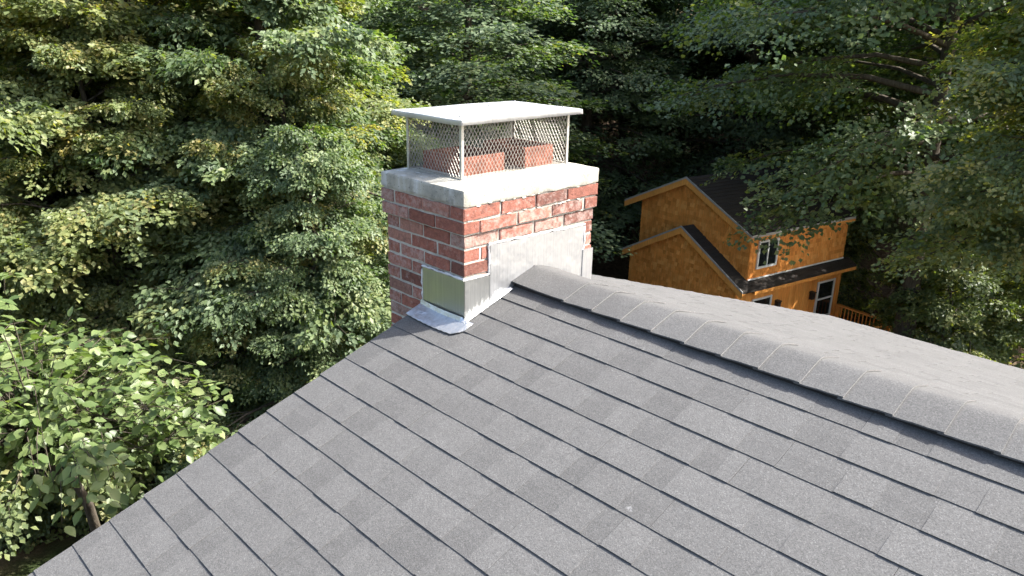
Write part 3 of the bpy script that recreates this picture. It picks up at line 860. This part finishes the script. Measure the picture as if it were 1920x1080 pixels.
# rake boards, pale drip edges, soffits
def rake(a_pk, c_pk, wl, wr, T, bf, depth, nm):
    for sgn, w in ((-1, wl), (1, wr)):
        a0, a1 = a_pk, a_pk + sgn * w
        def band(c_hi, c_lo, b0, b1, name, m):
            mb = HBld(); lo, hi = sorted((a0, a1))
            f = lambda a, c: c_pk - abs(a - a_pk) * T + c
            mb.hexa([hp(lo, b0, f(lo, c_lo)), hp(hi, b0, f(hi, c_lo)), hp(hi, b1, f(hi, c_lo)), hp(lo, b1, f(lo, c_lo)),
                     hp(lo, b0, f(lo, c_hi)), hp(hi, b0, f(hi, c_hi)), hp(hi, b1, f(hi, c_hi)), hp(lo, b1, f(lo, c_hi))], .7)
            mb.b(name, m)
        band(.016, -.03, bf - .045, bf - .022, 'drip_edge', M['drip'])
        band(-.031, -.19, bf - .040, bf - .020, 'rake_board', M['cedarboard'])
        band(-.051, -.075, bf - .019, bf + depth, 'soffit', M['cedarboard'])
rake(0, 0, WL, WR, T1, 0.0, .10, 'low')
rake(A1, C1, VL, VR, T2, B1, .11, 'up')
for (aa, T, pk, cpk, b0, b1) in ((WR, T1, 0, 0, BB1, 4.57), (A1 + VR, T2, A1, C1, B1, 4.45)):
    ce = cpk - abs(aa - pk) * T
    mb = HBld(); mb.box(hp(aa - .012, b0, ce - .14), hp(aa + .008, b1, ce - .055), .6); mb.b('eave_fascia', M['cedarboard'])
    mb = HBld(); mb.box(hp(AW + .03, b0 + .01, ce - .13), hp(aa - .014, b1 - .02, ce - .115), .5); mb.b('soffit', M['cedarboard'])
mb = HBld(); mb.box(hp(A1 + VR + .001, B1 - .02, cz(A1 + VR) - .05), hp(A1 + VR + .014, 4.45, cz(A1 + VR) + .014)); mb.b('drip_edge', M['drip'])
mb = HBld(); mb.box(hp(AW + .027, BB1, -AW * T1 - .0), hp(AW + .045, 4.3, -AW * T1 + .035)); mb.b('wall_flashing', M['white'])
# windows
def window(W, aw, mull, name='window'):
    b0, b1, c0, c1 = W; f = .05; o_ = aw + .03
    fr = HBld()
    for (x0, x1, z0, z1) in ((b0, b1, c0, c0 + f), (b0, b1, c1 - f, c1), (b0, b0 + f, c0 + f, c1 - f), (b1 - f, b1, c0 + f, c1 - f)):
        fr.box(hp(aw + .001, x0, z0), hp(o_ + .012, x1, z1))
    w = fr.b(name, M['white'])
    if mull == 'v': parts = [(b0 + f, (b0 + b1) / 2 - .02, c0 + f, c1 - f), ((b0 + b1) / 2 + .02, b1 - f, c0 + f, c1 - f)]; bar = ((b0 + b1) / 2 - .0199, (b0 + b1) / 2 + .0199, c0 + f, c1 - f)
    else:
        cm = (c0 + c1) / 2 + .02
        parts = [(b0 + f, b1 - f, c0 + f, cm - .022), (b0 + f, b1 - f, cm + .022, c1 - f)]; bar = (b0 + f, b1 - f, cm - .0219, cm + .0219)
    mb = HBld(); mb.box(hp(aw + .004, bar[0], bar[2]), hp(o_ + .006, bar[1], bar[3])); link('mullion', mb.mesh('mullion', M['white']), w)
    for (x0, x1, z0, z1) in parts:
        mb = HBld(); mb.box(hp(aw + .003, x0, z0), hp(aw + .016, x1, z1)); link('pane', mb.mesh('pane', M['glass']), w)
    return w
window(W1, AW, 'v'); window(W2, AW, 'h'); window(W3, AW, 'h')
# corner boards
for (a, b_) in ((AW, BEND),):
    mb = HBld(); mb.box(hp(a - .02, b_ - .0, -3.7), hp(a + .025, b_ + .02, -AW * T1 - .1), .7); mb.b('corner_board', M['cedarboard'])
# wall lanterns
for (b_, c_) in ((3.10, -1.87), (1.67, -1.85)):
    mb = HBld(); mb.box(hp(AW + .021, b_ - .05, c_ - .12), hp(AW + .035, b_ + .05, c_ + .12)); mb.box(hp(AW + .036, b_ - .06, c_ - .10), hp(AW + .13, b_ + .06, c_ + .08)); mb.prism([hp(AW + .03, b_ - .08, c_ + .081), hp(AW + .15, b_ - .08, c_ + .081), hp(AW + .15, b_ + .08, c_ + .081), hp(AW + .03, b_ + .08, c_ + .081)], (0, 0, .03))
    mb.b('wall_lantern', M['lampm'])
# deck with railing running out from the side wall
DB0, DB1, DA1, DC = 1.6, 4.42, 3.6, -3.13
nbd = 24
for i in range(nbd):
    mb = HBld(); y0 = DB0 + (DB1 - DB0) * i / nbd; mb.box(hp(AW + .04, y0, DC - .03), hp(DA1, y0 + (DB1 - DB0) / nbd - .008, DC), random.random()); mb.b('deck_board', M['cedarboard'])
mb = HBld(); mb.box(hp(AW + .04, DB0 - .03, DC - .2), hp(DA1 + .03, DB0 - .001, DC - .005), .5); mb.box(hp(DA1 + .001, DB0, DC - .2), hp(DA1 + .03, DB1, DC - .005), .5); mb.b('deck_frame', M['cedarboard'])
for (a, b_) in ((AW + .10, DB1 - .05), (DA1 - .05, DB0 + .04), (DA1 - .05, DB1 - .05)):
    mb = HBld(); mb.box(hp(a - .045, b_ - .045, CBASE + .1), hp(a + .045, b_ + .045, DC + .74), .6); mb.b('deck_post', M['cedarboard'])
for (p, q) in (((AW + .10, DB1 - .05), (DA1 - .05, DB1 - .05)), ((DA1 - .05, DB0 + .04), (DA1 - .05, DB1 - .05))):
    mb = HBld()
    if p[1] == q[1]: mb.box(hp(p[0] - .05, p[1] - .06, DC + .741), hp(q[0] + .06, p[1] + .06, DC + .775), .8)
    else: mb.box(hp(p[0] - .06, p[1] - .05, DC + .741), hp(p[0] + .06, q[1] - .061, DC + .775), .8)
    mb.b('top_rail', M['cedarboard'])
    n_ = 14
    for i in range(1, n_):
        t = i / n_; a, b_ = p[0] + (q[0] - p[0]) * t, p[1] + (q[1] - p[1]) * t
        mb = HBld(); mb.box(hp(a - .012, b_ - .012, DC + .06), hp(a + .012, b_ + .012, DC + .74), .5); mb.b('baluster', M['cedarboard'])

# ------------------------------------------------------------------ trees
def unit(v): return v / (np.linalg.norm(v, axis=-1, keepdims=True) + 1e-9)

def leaf_arrays(P, D, Nn, L, W, tone, kind):
    """P base, D direction, Nn normal (n,3); L, W (n,). kind 2: folded diamond; 4: six-point leaf; returns V,F,T"""
    n = len(P); Sd = unit(np.cross(D, Nn)); Nn = unit(np.cross(Sd, D))
    L = L[:, None]; W = W[:, None]
    if kind == 2:
        V = np.stack([P, P + D * L * .45 + Sd * W * .5 + Nn * W * .16, P + D * L, P + D * L * .45 - Sd * W * .5 + Nn * W * .16], 1)
        b = (np.arange(n) * 4)[:, None]
        F = np.concatenate([b + [0, 2, 1], b + [0, 3, 2]], 1).reshape(-1, 3)
        return V.reshape(-1, 3), F, np.repeat(tone, 2)
    drp = -Nn * L * .10
    V = np.stack([P, P + D * L * .22 + Sd * W * .42 + Nn * W * .12, P + D * L * .62 + Sd * W * .40 + Nn * W * .12 + drp * .4,
                  P + D * L + drp, P + D * L * .62 - Sd * W * .40 + Nn * W * .12 + drp * .4, P + D * L * .22 - Sd * W * .42 + Nn * W * .12], 1)
    b = (np.arange(n) * 6)[:, None]
    F = np.concatenate([b + [0, 3, 2, 1], b + [0, 5, 4, 3]], 1).reshape(-1, 4)
    return V.reshape(-1, 3), F, np.repeat(tone, 2)

def make_tree(seed, H, h0, Rm, nprim, nspray, nleaf, leaf, leafm, kind=2, droop=0.35, flat=0.35, spray_len=0.75, lean=0.0, wr=0.72, dark=0.0, hang=0.35, trunk_r=None, vw=.30, outw=.5):
    rg = np.random.default_rng(seed); rd = random.Random(seed)
    # trunk
    tr = MB(); trunk_r = trunk_r or H * 0.016
    m_ = 9; amp = H * .025
    ph = rg.uniform(0, 6.28, 4)
    def tp(z):
        t = z / H
        return np.array([amp * math.sin(t * 3.1 + ph[0]) + lean * H * t * t - amp * math.sin(ph[0]), amp * math.sin(t * 2.7 + ph[1]) - amp * math.sin(ph[1]), z])
    zs = [-0.5] + list(np.linspace(0.0, H * .97, m_))
    tr.tube([tp(z) for z in zs], [trunk_r * 1.5, trunk_r * 1.25] + [trunk_r * (1 - .9 * z / H) + .008 for z in zs[2:]], 9)
    Ps, Ds, Ns, Ls, Ts = [], [], [], [], []
    for i in range(nprim):
        t = (i + rd.random()) / nprim
        z = h0 + (H * .97 - h0) * t
        az = i * 2.39996 + rd.uniform(-.5, .5)
        prof = (1 - t) ** .55 * (.72 + .28 * min(1, t / .2)) + .06
        L = Rm * prof * rd.uniform(.58, 1.18)
        el = math.tan(R(8 + 38 * t + rd.uniform(-8, 10)))
        dh = np.array([math.cos(az), math.sin(az), 0]); sd = np.array([-dh[1], dh[0], 0])
        base = tp(z); cur = rd.uniform(-.22, .22)
        dr_ = droop * rd.uniform(.7, 1.3)
        def bp(s): return base + dh * L * s + sd * L * cur * s * s + np.array([0, 0, L * (el * s - dr_ * s * s)])
        r0 = max(.012, trunk_r * .42 * (1 - .75 * t) * (L / Rm + .25))
        tr.tube([bp(s) for s in (0, .3, .6, .85, 1.0)], [r0, r0 * .72, r0 * .45, r0 * .25, r0 * .1], 5, False)
        ns = max(3, int(nspray * (.35 + .65 * L / Rm)))
        s = np.clip(rg.beta(2.2, 1.25, ns) * .92 + .12, 0, 1.03)
        side = rg.choice([-1, 1], ns) * rg.uniform(0.0, 1.0, ns)
        spread = L * .42 * (1.15 - s * .75)
        C = np.stack([bp(a) for a in s]) + sd * (side * spread)[:, None] + np.array([0, 0, 1.0]) * (rg.normal(0, .10, ns) * L * .28 - np.abs(side) * spread * .12)[:, None]
        ang = side * .9 + rg.normal(0, .35, ns)
        SD = unit(dh * np.cos(ang)[:, None] + sd * np.sin(ang)[:, None] + np.array([0, 0, 1.0]) * rg.normal(-.12, .22, ns)[:, None])
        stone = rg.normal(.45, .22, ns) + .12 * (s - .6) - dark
        for q in range(0, ns, 9):              # some secondary branches drawn as wood
            a = bp(max(.05, s[q] - .22)); tr.tube([a, (a + C[q]) / 2 + np.array([0, 0, .04]), C[q], C[q] + SD[q] * spray_len * .6], [.012, .009, .006, .002], 4, False)
        k = nleaf
        u = rg.uniform(-.15, 1.0, (ns, k)); v = rg.normal(0, vw, (ns, k)) * (1.1 - .6 * np.clip(u, 0, 1)); w = rg.normal(0, flat * .16, (ns, k))
        sl = spray_len * rg.uniform(.6, 1.2, ns)
        ss = unit(np.cross(SD, [0, 0, 1.0])); nn_ = np.cross(ss, SD)
        roll = rg.normal(0, .35, ns)[:, None]; ss2 = ss * np.cos(roll) + nn_ * np.sin(roll); nn2 = -ss * np.sin(roll) + nn_ * np.cos(roll)
        P = C[:, None] + SD[:, None] * (u * sl[:, None])[..., None] + ss2[:, None] * (v * sl[:, None])[..., None] + nn2[:, None] * (w * sl[:, None])[..., None]
        P[..., 2] -= (np.clip(u, 0, 1) ** 2 * .22 + np.abs(v) * .2) * sl[:, None]
        D = SD[:, None] * rg.uniform(.3, 1.0, (ns, k))[..., None] + ss2[:, None] * (np.sign(v) * rg.uniform(.1, .9, (ns, k)))[..., None]
        D = D + np.array([0, 0, -1.0]) * rg.uniform(-.05, 1.0, (ns, k))[..., None] * hang * 1.6
        D = unit(D + rg.normal(0, .18, (ns, k, 3)))
        Nn = unit(nn2[:, None] * .75 + np.array([0, 0, .25]) + dh * outw + rg.normal(0, .46, (ns, k, 3)))
        Ps.append(P.reshape(-1, 3)); Ds.append(D.reshape(-1, 3)); Ns.append(Nn.reshape(-1, 3))
        Ls.append((leaf * rg.uniform(.62, 1.2, (ns, k))).ravel()); Ts.append((stone[:, None] + rg.normal(0, .12, (ns, k))).ravel())
    P, D, Nn, L, T = map(np.concatenate, (Ps, Ds, Ns, Ls, Ts))
    V, F, T2_ = leaf_arrays(P, D, Nn, L, L * wr, np.clip(T, 0, 1), kind)
    return tr.mesh('trunk', M['bark'], smooth=True), mesh_np('crown', V, F, leafm, T2_)

def plant(var, depth, right, scale, rz, label, cat='tree', name='broadleaf_tree', group=None, sz=None, dz=0.0):
    x, y = dr(depth, right)
    o = empty(name, (x, y, float(ground_z(x, y)) + dz), rz)
    o.scale = (scale, scale, sz or scale)
    tag(o, label, cat, group)
    link('trunk', var[0], o); link('crown', var[1], o)
    return o

# variants
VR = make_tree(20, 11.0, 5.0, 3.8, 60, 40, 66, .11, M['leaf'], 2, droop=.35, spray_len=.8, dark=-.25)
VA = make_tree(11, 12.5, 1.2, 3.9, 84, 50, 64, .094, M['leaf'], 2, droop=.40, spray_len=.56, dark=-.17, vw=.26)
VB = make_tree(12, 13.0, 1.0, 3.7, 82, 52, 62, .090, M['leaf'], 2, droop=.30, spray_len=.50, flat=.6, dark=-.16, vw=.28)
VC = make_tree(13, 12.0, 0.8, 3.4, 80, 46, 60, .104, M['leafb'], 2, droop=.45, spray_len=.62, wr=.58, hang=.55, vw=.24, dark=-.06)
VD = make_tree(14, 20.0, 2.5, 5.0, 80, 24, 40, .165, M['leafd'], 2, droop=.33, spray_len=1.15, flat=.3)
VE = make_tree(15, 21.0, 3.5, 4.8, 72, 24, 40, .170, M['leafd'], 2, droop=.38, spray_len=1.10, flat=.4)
VF = make_tree(16, 19.0, 4.0, 5.6, 78, 28, 42, .150, M['leafb'], 2, dark=-.10, droop=.42, spray_len=1.25, flat=.22, hang=.30, wr=.8)
VH = make_tree(18, 23.0, 8.5, 4.6, 60, 24, 40, .165, M['leafd'], 2, droop=.35, spray_len=1.1, flat=.4, trunk_r=.24)
VM = make_tree(19, 17.5, 4.8, 7.4, 80, 40, 46, .140, M['leafb'], 2, droop=.40, spray_len=1.15, flat=.22, hang=.30, wr=.85, trunk_r=.26, dark=-.14)
VG = make_tree(17, 3.2, .25, 1.7, 40, 26, 34, .088, M['leaf'], 2, droop=.5, spray_len=.38, trunk_r=.03, dark=-.04)

# sunlit trees on the left
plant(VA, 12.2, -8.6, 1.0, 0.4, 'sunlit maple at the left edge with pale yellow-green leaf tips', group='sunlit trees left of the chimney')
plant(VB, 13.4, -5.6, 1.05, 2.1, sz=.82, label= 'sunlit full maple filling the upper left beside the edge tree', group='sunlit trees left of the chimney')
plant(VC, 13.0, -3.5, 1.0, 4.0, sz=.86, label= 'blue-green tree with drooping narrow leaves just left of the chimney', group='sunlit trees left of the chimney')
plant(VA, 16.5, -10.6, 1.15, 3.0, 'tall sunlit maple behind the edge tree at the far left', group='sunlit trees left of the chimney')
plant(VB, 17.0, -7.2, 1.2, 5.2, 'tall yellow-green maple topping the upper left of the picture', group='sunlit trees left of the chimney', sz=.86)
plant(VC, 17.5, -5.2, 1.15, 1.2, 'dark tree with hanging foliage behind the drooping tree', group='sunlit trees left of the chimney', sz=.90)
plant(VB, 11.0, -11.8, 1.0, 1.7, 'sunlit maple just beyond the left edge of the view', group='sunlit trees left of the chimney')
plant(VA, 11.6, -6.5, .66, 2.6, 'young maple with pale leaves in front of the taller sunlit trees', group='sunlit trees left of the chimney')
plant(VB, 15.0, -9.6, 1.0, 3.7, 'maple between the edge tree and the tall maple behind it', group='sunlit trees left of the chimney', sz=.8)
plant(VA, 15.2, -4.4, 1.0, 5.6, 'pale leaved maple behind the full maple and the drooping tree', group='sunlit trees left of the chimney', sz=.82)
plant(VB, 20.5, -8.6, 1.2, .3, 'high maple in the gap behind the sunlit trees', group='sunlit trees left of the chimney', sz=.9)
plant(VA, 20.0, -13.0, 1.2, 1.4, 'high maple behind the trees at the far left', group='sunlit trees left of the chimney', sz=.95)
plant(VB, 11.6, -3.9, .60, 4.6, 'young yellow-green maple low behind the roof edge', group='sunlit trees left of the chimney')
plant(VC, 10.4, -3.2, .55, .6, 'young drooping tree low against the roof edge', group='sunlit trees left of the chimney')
plant(VC, 5.0, -11.5, .8, 2.9, 'tree standing left of the near tree outside the view', group='sunlit trees left of the chimney')
plant(VC, 1.0, -10.5, .8, .9, 'tree beside the house left of the viewer', group='sunlit trees left of the chimney')
# understory bushes
for i, (d_, r_0, sc_, lb) in enumerate(((8.4, -3.6, .75, 'yellow-green bush behind the middle of the roof edge'), 
        (9.2, -2.6, .8, 'leafy bush close to the roof edge below the chimney'), (11.6, -7.2, .95, 'broad bush behind the large-leaved near tree'),
        (25.5, 16.0, 1.0, 'shaded bush at the right edge of the grass'), (29.5, 12.6, 1.3, 'shaded bush behind the deck railing'), (23.5, 13.4, 1.15, 'shaded bush right of the deck railing'), (26.8, 18.0, 1.5, 'large shaded bush under the right edge maple'), (20.6, 12.6, 1.25, 'bush in front of the maple trunk at the right'), (20.0, 15.0, 1.2, 'bush at the right edge in front of the grass'))):
    plant(VG, d_, r_0, sc_, i * 1.3, lb, 'bush', 'bush', 'bushes under the trees')
# dark woods behind the chimney and to the right
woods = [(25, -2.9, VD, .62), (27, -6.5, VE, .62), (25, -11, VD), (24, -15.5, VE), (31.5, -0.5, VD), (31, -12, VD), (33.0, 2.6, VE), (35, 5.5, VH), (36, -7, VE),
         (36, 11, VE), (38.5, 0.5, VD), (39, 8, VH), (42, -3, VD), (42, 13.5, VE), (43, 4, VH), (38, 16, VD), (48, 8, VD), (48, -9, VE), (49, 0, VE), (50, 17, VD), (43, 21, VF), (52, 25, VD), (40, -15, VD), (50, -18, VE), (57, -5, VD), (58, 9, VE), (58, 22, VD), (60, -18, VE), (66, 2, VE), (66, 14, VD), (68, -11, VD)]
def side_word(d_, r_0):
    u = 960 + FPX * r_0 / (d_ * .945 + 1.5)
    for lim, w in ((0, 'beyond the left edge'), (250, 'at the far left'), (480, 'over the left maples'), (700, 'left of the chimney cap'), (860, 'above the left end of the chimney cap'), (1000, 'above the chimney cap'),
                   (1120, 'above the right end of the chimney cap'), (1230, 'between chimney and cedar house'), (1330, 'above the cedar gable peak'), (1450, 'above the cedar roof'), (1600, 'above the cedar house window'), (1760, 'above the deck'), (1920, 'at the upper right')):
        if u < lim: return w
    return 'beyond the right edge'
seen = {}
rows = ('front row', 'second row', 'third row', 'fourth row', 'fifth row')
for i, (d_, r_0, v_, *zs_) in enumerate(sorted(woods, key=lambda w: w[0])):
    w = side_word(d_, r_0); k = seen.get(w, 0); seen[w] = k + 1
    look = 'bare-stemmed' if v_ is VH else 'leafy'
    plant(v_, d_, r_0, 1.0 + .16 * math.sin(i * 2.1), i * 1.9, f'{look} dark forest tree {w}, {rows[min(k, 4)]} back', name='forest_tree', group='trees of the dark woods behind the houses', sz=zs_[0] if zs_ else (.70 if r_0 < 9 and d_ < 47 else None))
plant(VM, 21.4, 11.8, 1.0, 2.2, dz=1.3, label= 'spreading dark maple on the right hanging over the cedar house', name='broadleaf_tree')
plant(VF, 28.5, 19.5, 1.05, 4.4, 'maple at the right edge catching sun on its upper leaves', name='broadleaf_tree')
plant(VF, 27.0, 14.5, 1.05, 3.3, 'dark tree beside the deck with branches over the cedar roof', name='broadleaf_tree')
plant(VR, 13.3, 10.0, .86, 1.0, dz=.9, label= 'sunlit yellow-green tree at the upper right edge', name='broadleaf_tree')
plant(VD, 33, 10.5, 1.0, 5.0, 'shaded tree directly behind the cedar house roof', name='forest_tree')
for i, (d_, r_0, v_) in enumerate(((29, 22.5, VE), (36, 22, VD), (33, 29, VE), (41, 29, VD), (47, 33, VE))):
    plant(v_, d_, r_0, 1.12, i * 2.3, 'tall forest tree standing beyond the right edge of the view', name='forest_tree', group='tall trees beyond the right edge')

# ------------------------------------------------------------------ the near tree with large leaves at lower left
def ray_point(u, v, depth):
    d = fwd + rgt * (u - 960) / FPX - upv * (v - 540) / FPX
    return CAM + d * depth
def near_tree():
    rg = np.random.default_rng(77); rd = random.Random(77)
    basexy = dr(7.0, -4.25); bz = float(ground_z(*basexy))
    t = empty('young_tree', (basexy[0], basexy[1], bz))
    tag(t, 'near tree with large pale green oval leaves at the lower left', 'tree')
    base = np.array(t.location)
    ctr = ray_point(70, 765, 5.0)
    tr = MB(); top = np.array([ctr[0], ctr[1], ctr[2]])
    tr.tube([base + [0, 0, -.4], base, base * .65 + top * .35 + [0.1, 0, .25], base * .3 + top * .7 + [0.05, .05, .25], top + [0, 0, -.1], top + [0, 0, .15]], [.10, .075, .055, .038, .02, .006], 8)
    # branch ends chosen over the visible crown's volume
    spr = []
    cr, cu, cf = rgt, np.array([0, 0, 1.0]), np.array([FH[0], FH[1], 0])
    nb = 300
    for i in range(nb):
        while True:
            q = rg.uniform(-1, 1, 3)
            if q @ q > 1: continue
            e = ctr + cr * q[0] * .84 + cu * q[1] * .36 + cf * q[2] * .70 - cu * .18 * q[0]
            pv = e - CAM; vv = 540 - FPX * (pv @ upv) / (pv @ fwd)
            if vv < 850: break
        spr.append(e)
    spr.append(ray_point(8, 545, 4.3)); spr.append(ray_point(-20, 560, 4.3))
    P, D, Nn, L, T = [], [], [], [], []
    for e in spr:
        root = top + (e - top) * rd.uniform(.05, .2); root[2] -= rd.uniform(.1, .5)
        mid = (root + e) / 2 + np.array([0, 0, .10])
        tr.tube([root, mid, e], [.006, .004, .002], 5, False)
        od = unit(np.array([e[0] - top[0], e[1] - top[1], .2 * rd.gauss(0, 1)]) + rg.normal(0, .35, 3))
        sd = unit(np.cross(od, [0, 0, 1.0]))
        tl = rd.uniform(.28, .5); k = rd.randint(13, 20)
        tip = e + od * tl + np.array([0, 0, -.10])
        tr.tube([e, e + od * tl * .55 + [0, 0, .0], tip], [.0035, .0025, .001], 4, False)
        for j in range(k):
            s = j / (k - 1) * 1.3 - .3; p = e + od * tl * s + np.array([0, 0, -.10 * max(0, s) ** 2]) + rg.normal(0, .035, 3)
            sg = 1 if j % 2 else -1
            d = unit(od * rd.uniform(.3, .9) + sd * sg * rd.uniform(.4, 1.0) + np.array([0, 0, -rd.uniform(-.1, .75)]) + rg.normal(0, .15, 3))
            nrm = unit(np.array([0, 0, 1.0]) + rg.normal(0, .38, 3))
            P.append(p + d * .015); D.append(d); Nn.append(nrm); L.append(rd.uniform(.050, .098)); T.append(min(.93, max(0, rd.gauss(.52, .22))) if rd.random() > .004 else 1.0)
    P, D, Nn = map(np.array, (P, D, Nn)); L = np.array(L); T = np.array(T)
    link('trunk', tr.mesh('trunk', M['bark'], tuple(base), True), t)
    # leaf template: pointed oval, folded along the midrib, drooping tip: (along, half width)
    prof = [(0.0, .0), (.10, .17), (.28, .30), (.50, .315), (.70, .22), (.87, .10), (1.0, .0)]
    def tmpl():
        V = []; F = []
        for a, w in prof: V.append((a, 0, -.10 * a * a))
        for a, w in prof[1:-1]: V.append((a, w, w * .22 - .10 * a * a + .02 * math.sin(a * 17))); 
        for a, w in prof[1:-1]: V.append((a, -w, w * .22 - .10 * a * a + .02 * math.sin(a * 15 + 1)))
        n = len(prof); m_ = n - 2
        for sgn, o in ((1, n), (-1, n + m_)):
            fs = [(0, 1, o)] + [(i, i + 1, o + i, o + i - 1) for i in range(1, m_)] + [(m_, m_ + 1, o + m_ - 1)]
            F += [f if sgn > 0 else f[::-1] for f in fs]
        return np.array(V), F
    TV, TF = tmpl()
    # the largest-looking leaves become parts of their own
    dist = np.linalg.norm(P - CAM, axis=1)
    score = L / dist + .004 * (P[:, 2] - ctr[2]) - .002 * (((P - ctr) @ cf))
    rel = P - CAM; zc_ = rel @ fwd; uu = 960 + FPX * (rel @ rgt) / zc_
    score[(uu < -20)] = -9
    order = np.argsort(-score); big = set(order[:300].tolist())
    metone = []
    for q in range(7):
        tv = [.15, .3, .45, .55, .68, .85, 1.0][q]
        me = bpy.data.meshes.new('leaf'); me.from_pydata([tuple(v) for v in TV], [], [list(f) for f in TF])
        a = me.attributes.new('tone', 'FLOAT', 'FACE'); a.data.foreach_set('value', np.full(len(TF), tv, dtype=np.float32))
        me.polygons.foreach_set('use_smooth', np.ones(len(TF), dtype=bool)); me.materials.append(M['leafn']); metone.append((tv, me))
    Sd = unit(np.cross(Nn, D)); N2 = unit(np.cross(D, Sd))
    Vall = []; Fq = []; Ft = []; Tt = []; Tq = []; nv = 0
    for i in range(len(P)):
        if i in big:
            tv, me = min(metone[:6] if T[i] < .99 else metone[6:], key=lambda z_: abs(z_[0] - T[i]))
            o = link('leaf', me, t)
            o.matrix_local = Matrix(((D[i][0] * L[i], Sd[i][0] * L[i], N2[i][0] * L[i], P[i][0] - base[0]), (D[i][1] * L[i], Sd[i][1] * L[i], N2[i][1] * L[i], P[i][1] - base[1]),
                                     (D[i][2] * L[i], Sd[i][2] * L[i], N2[i][2] * L[i], P[i][2] - base[2]), (0, 0, 0, 1)))
        else:
            Vall.append(P[i] - base + (TV[:, :1] * D[i] + TV[:, 1:2] * Sd[i] + TV[:, 2:3] * N2[i]) * L[i])
            for f in TF:
                (Fq if len(f) == 4 else Ft).append([k + nv for k in f]); (Tq if len(f) == 4 else Tt).append(T[i])
            nv += len(TV)
    me = mesh_np('foliage', np.concatenate(Vall), [np.array(Fq), np.array(Ft)], M['leafn'], np.array(Tq + Tt), True)
    tag(link('foliage', me, t), kind='stuff')
near_tree()
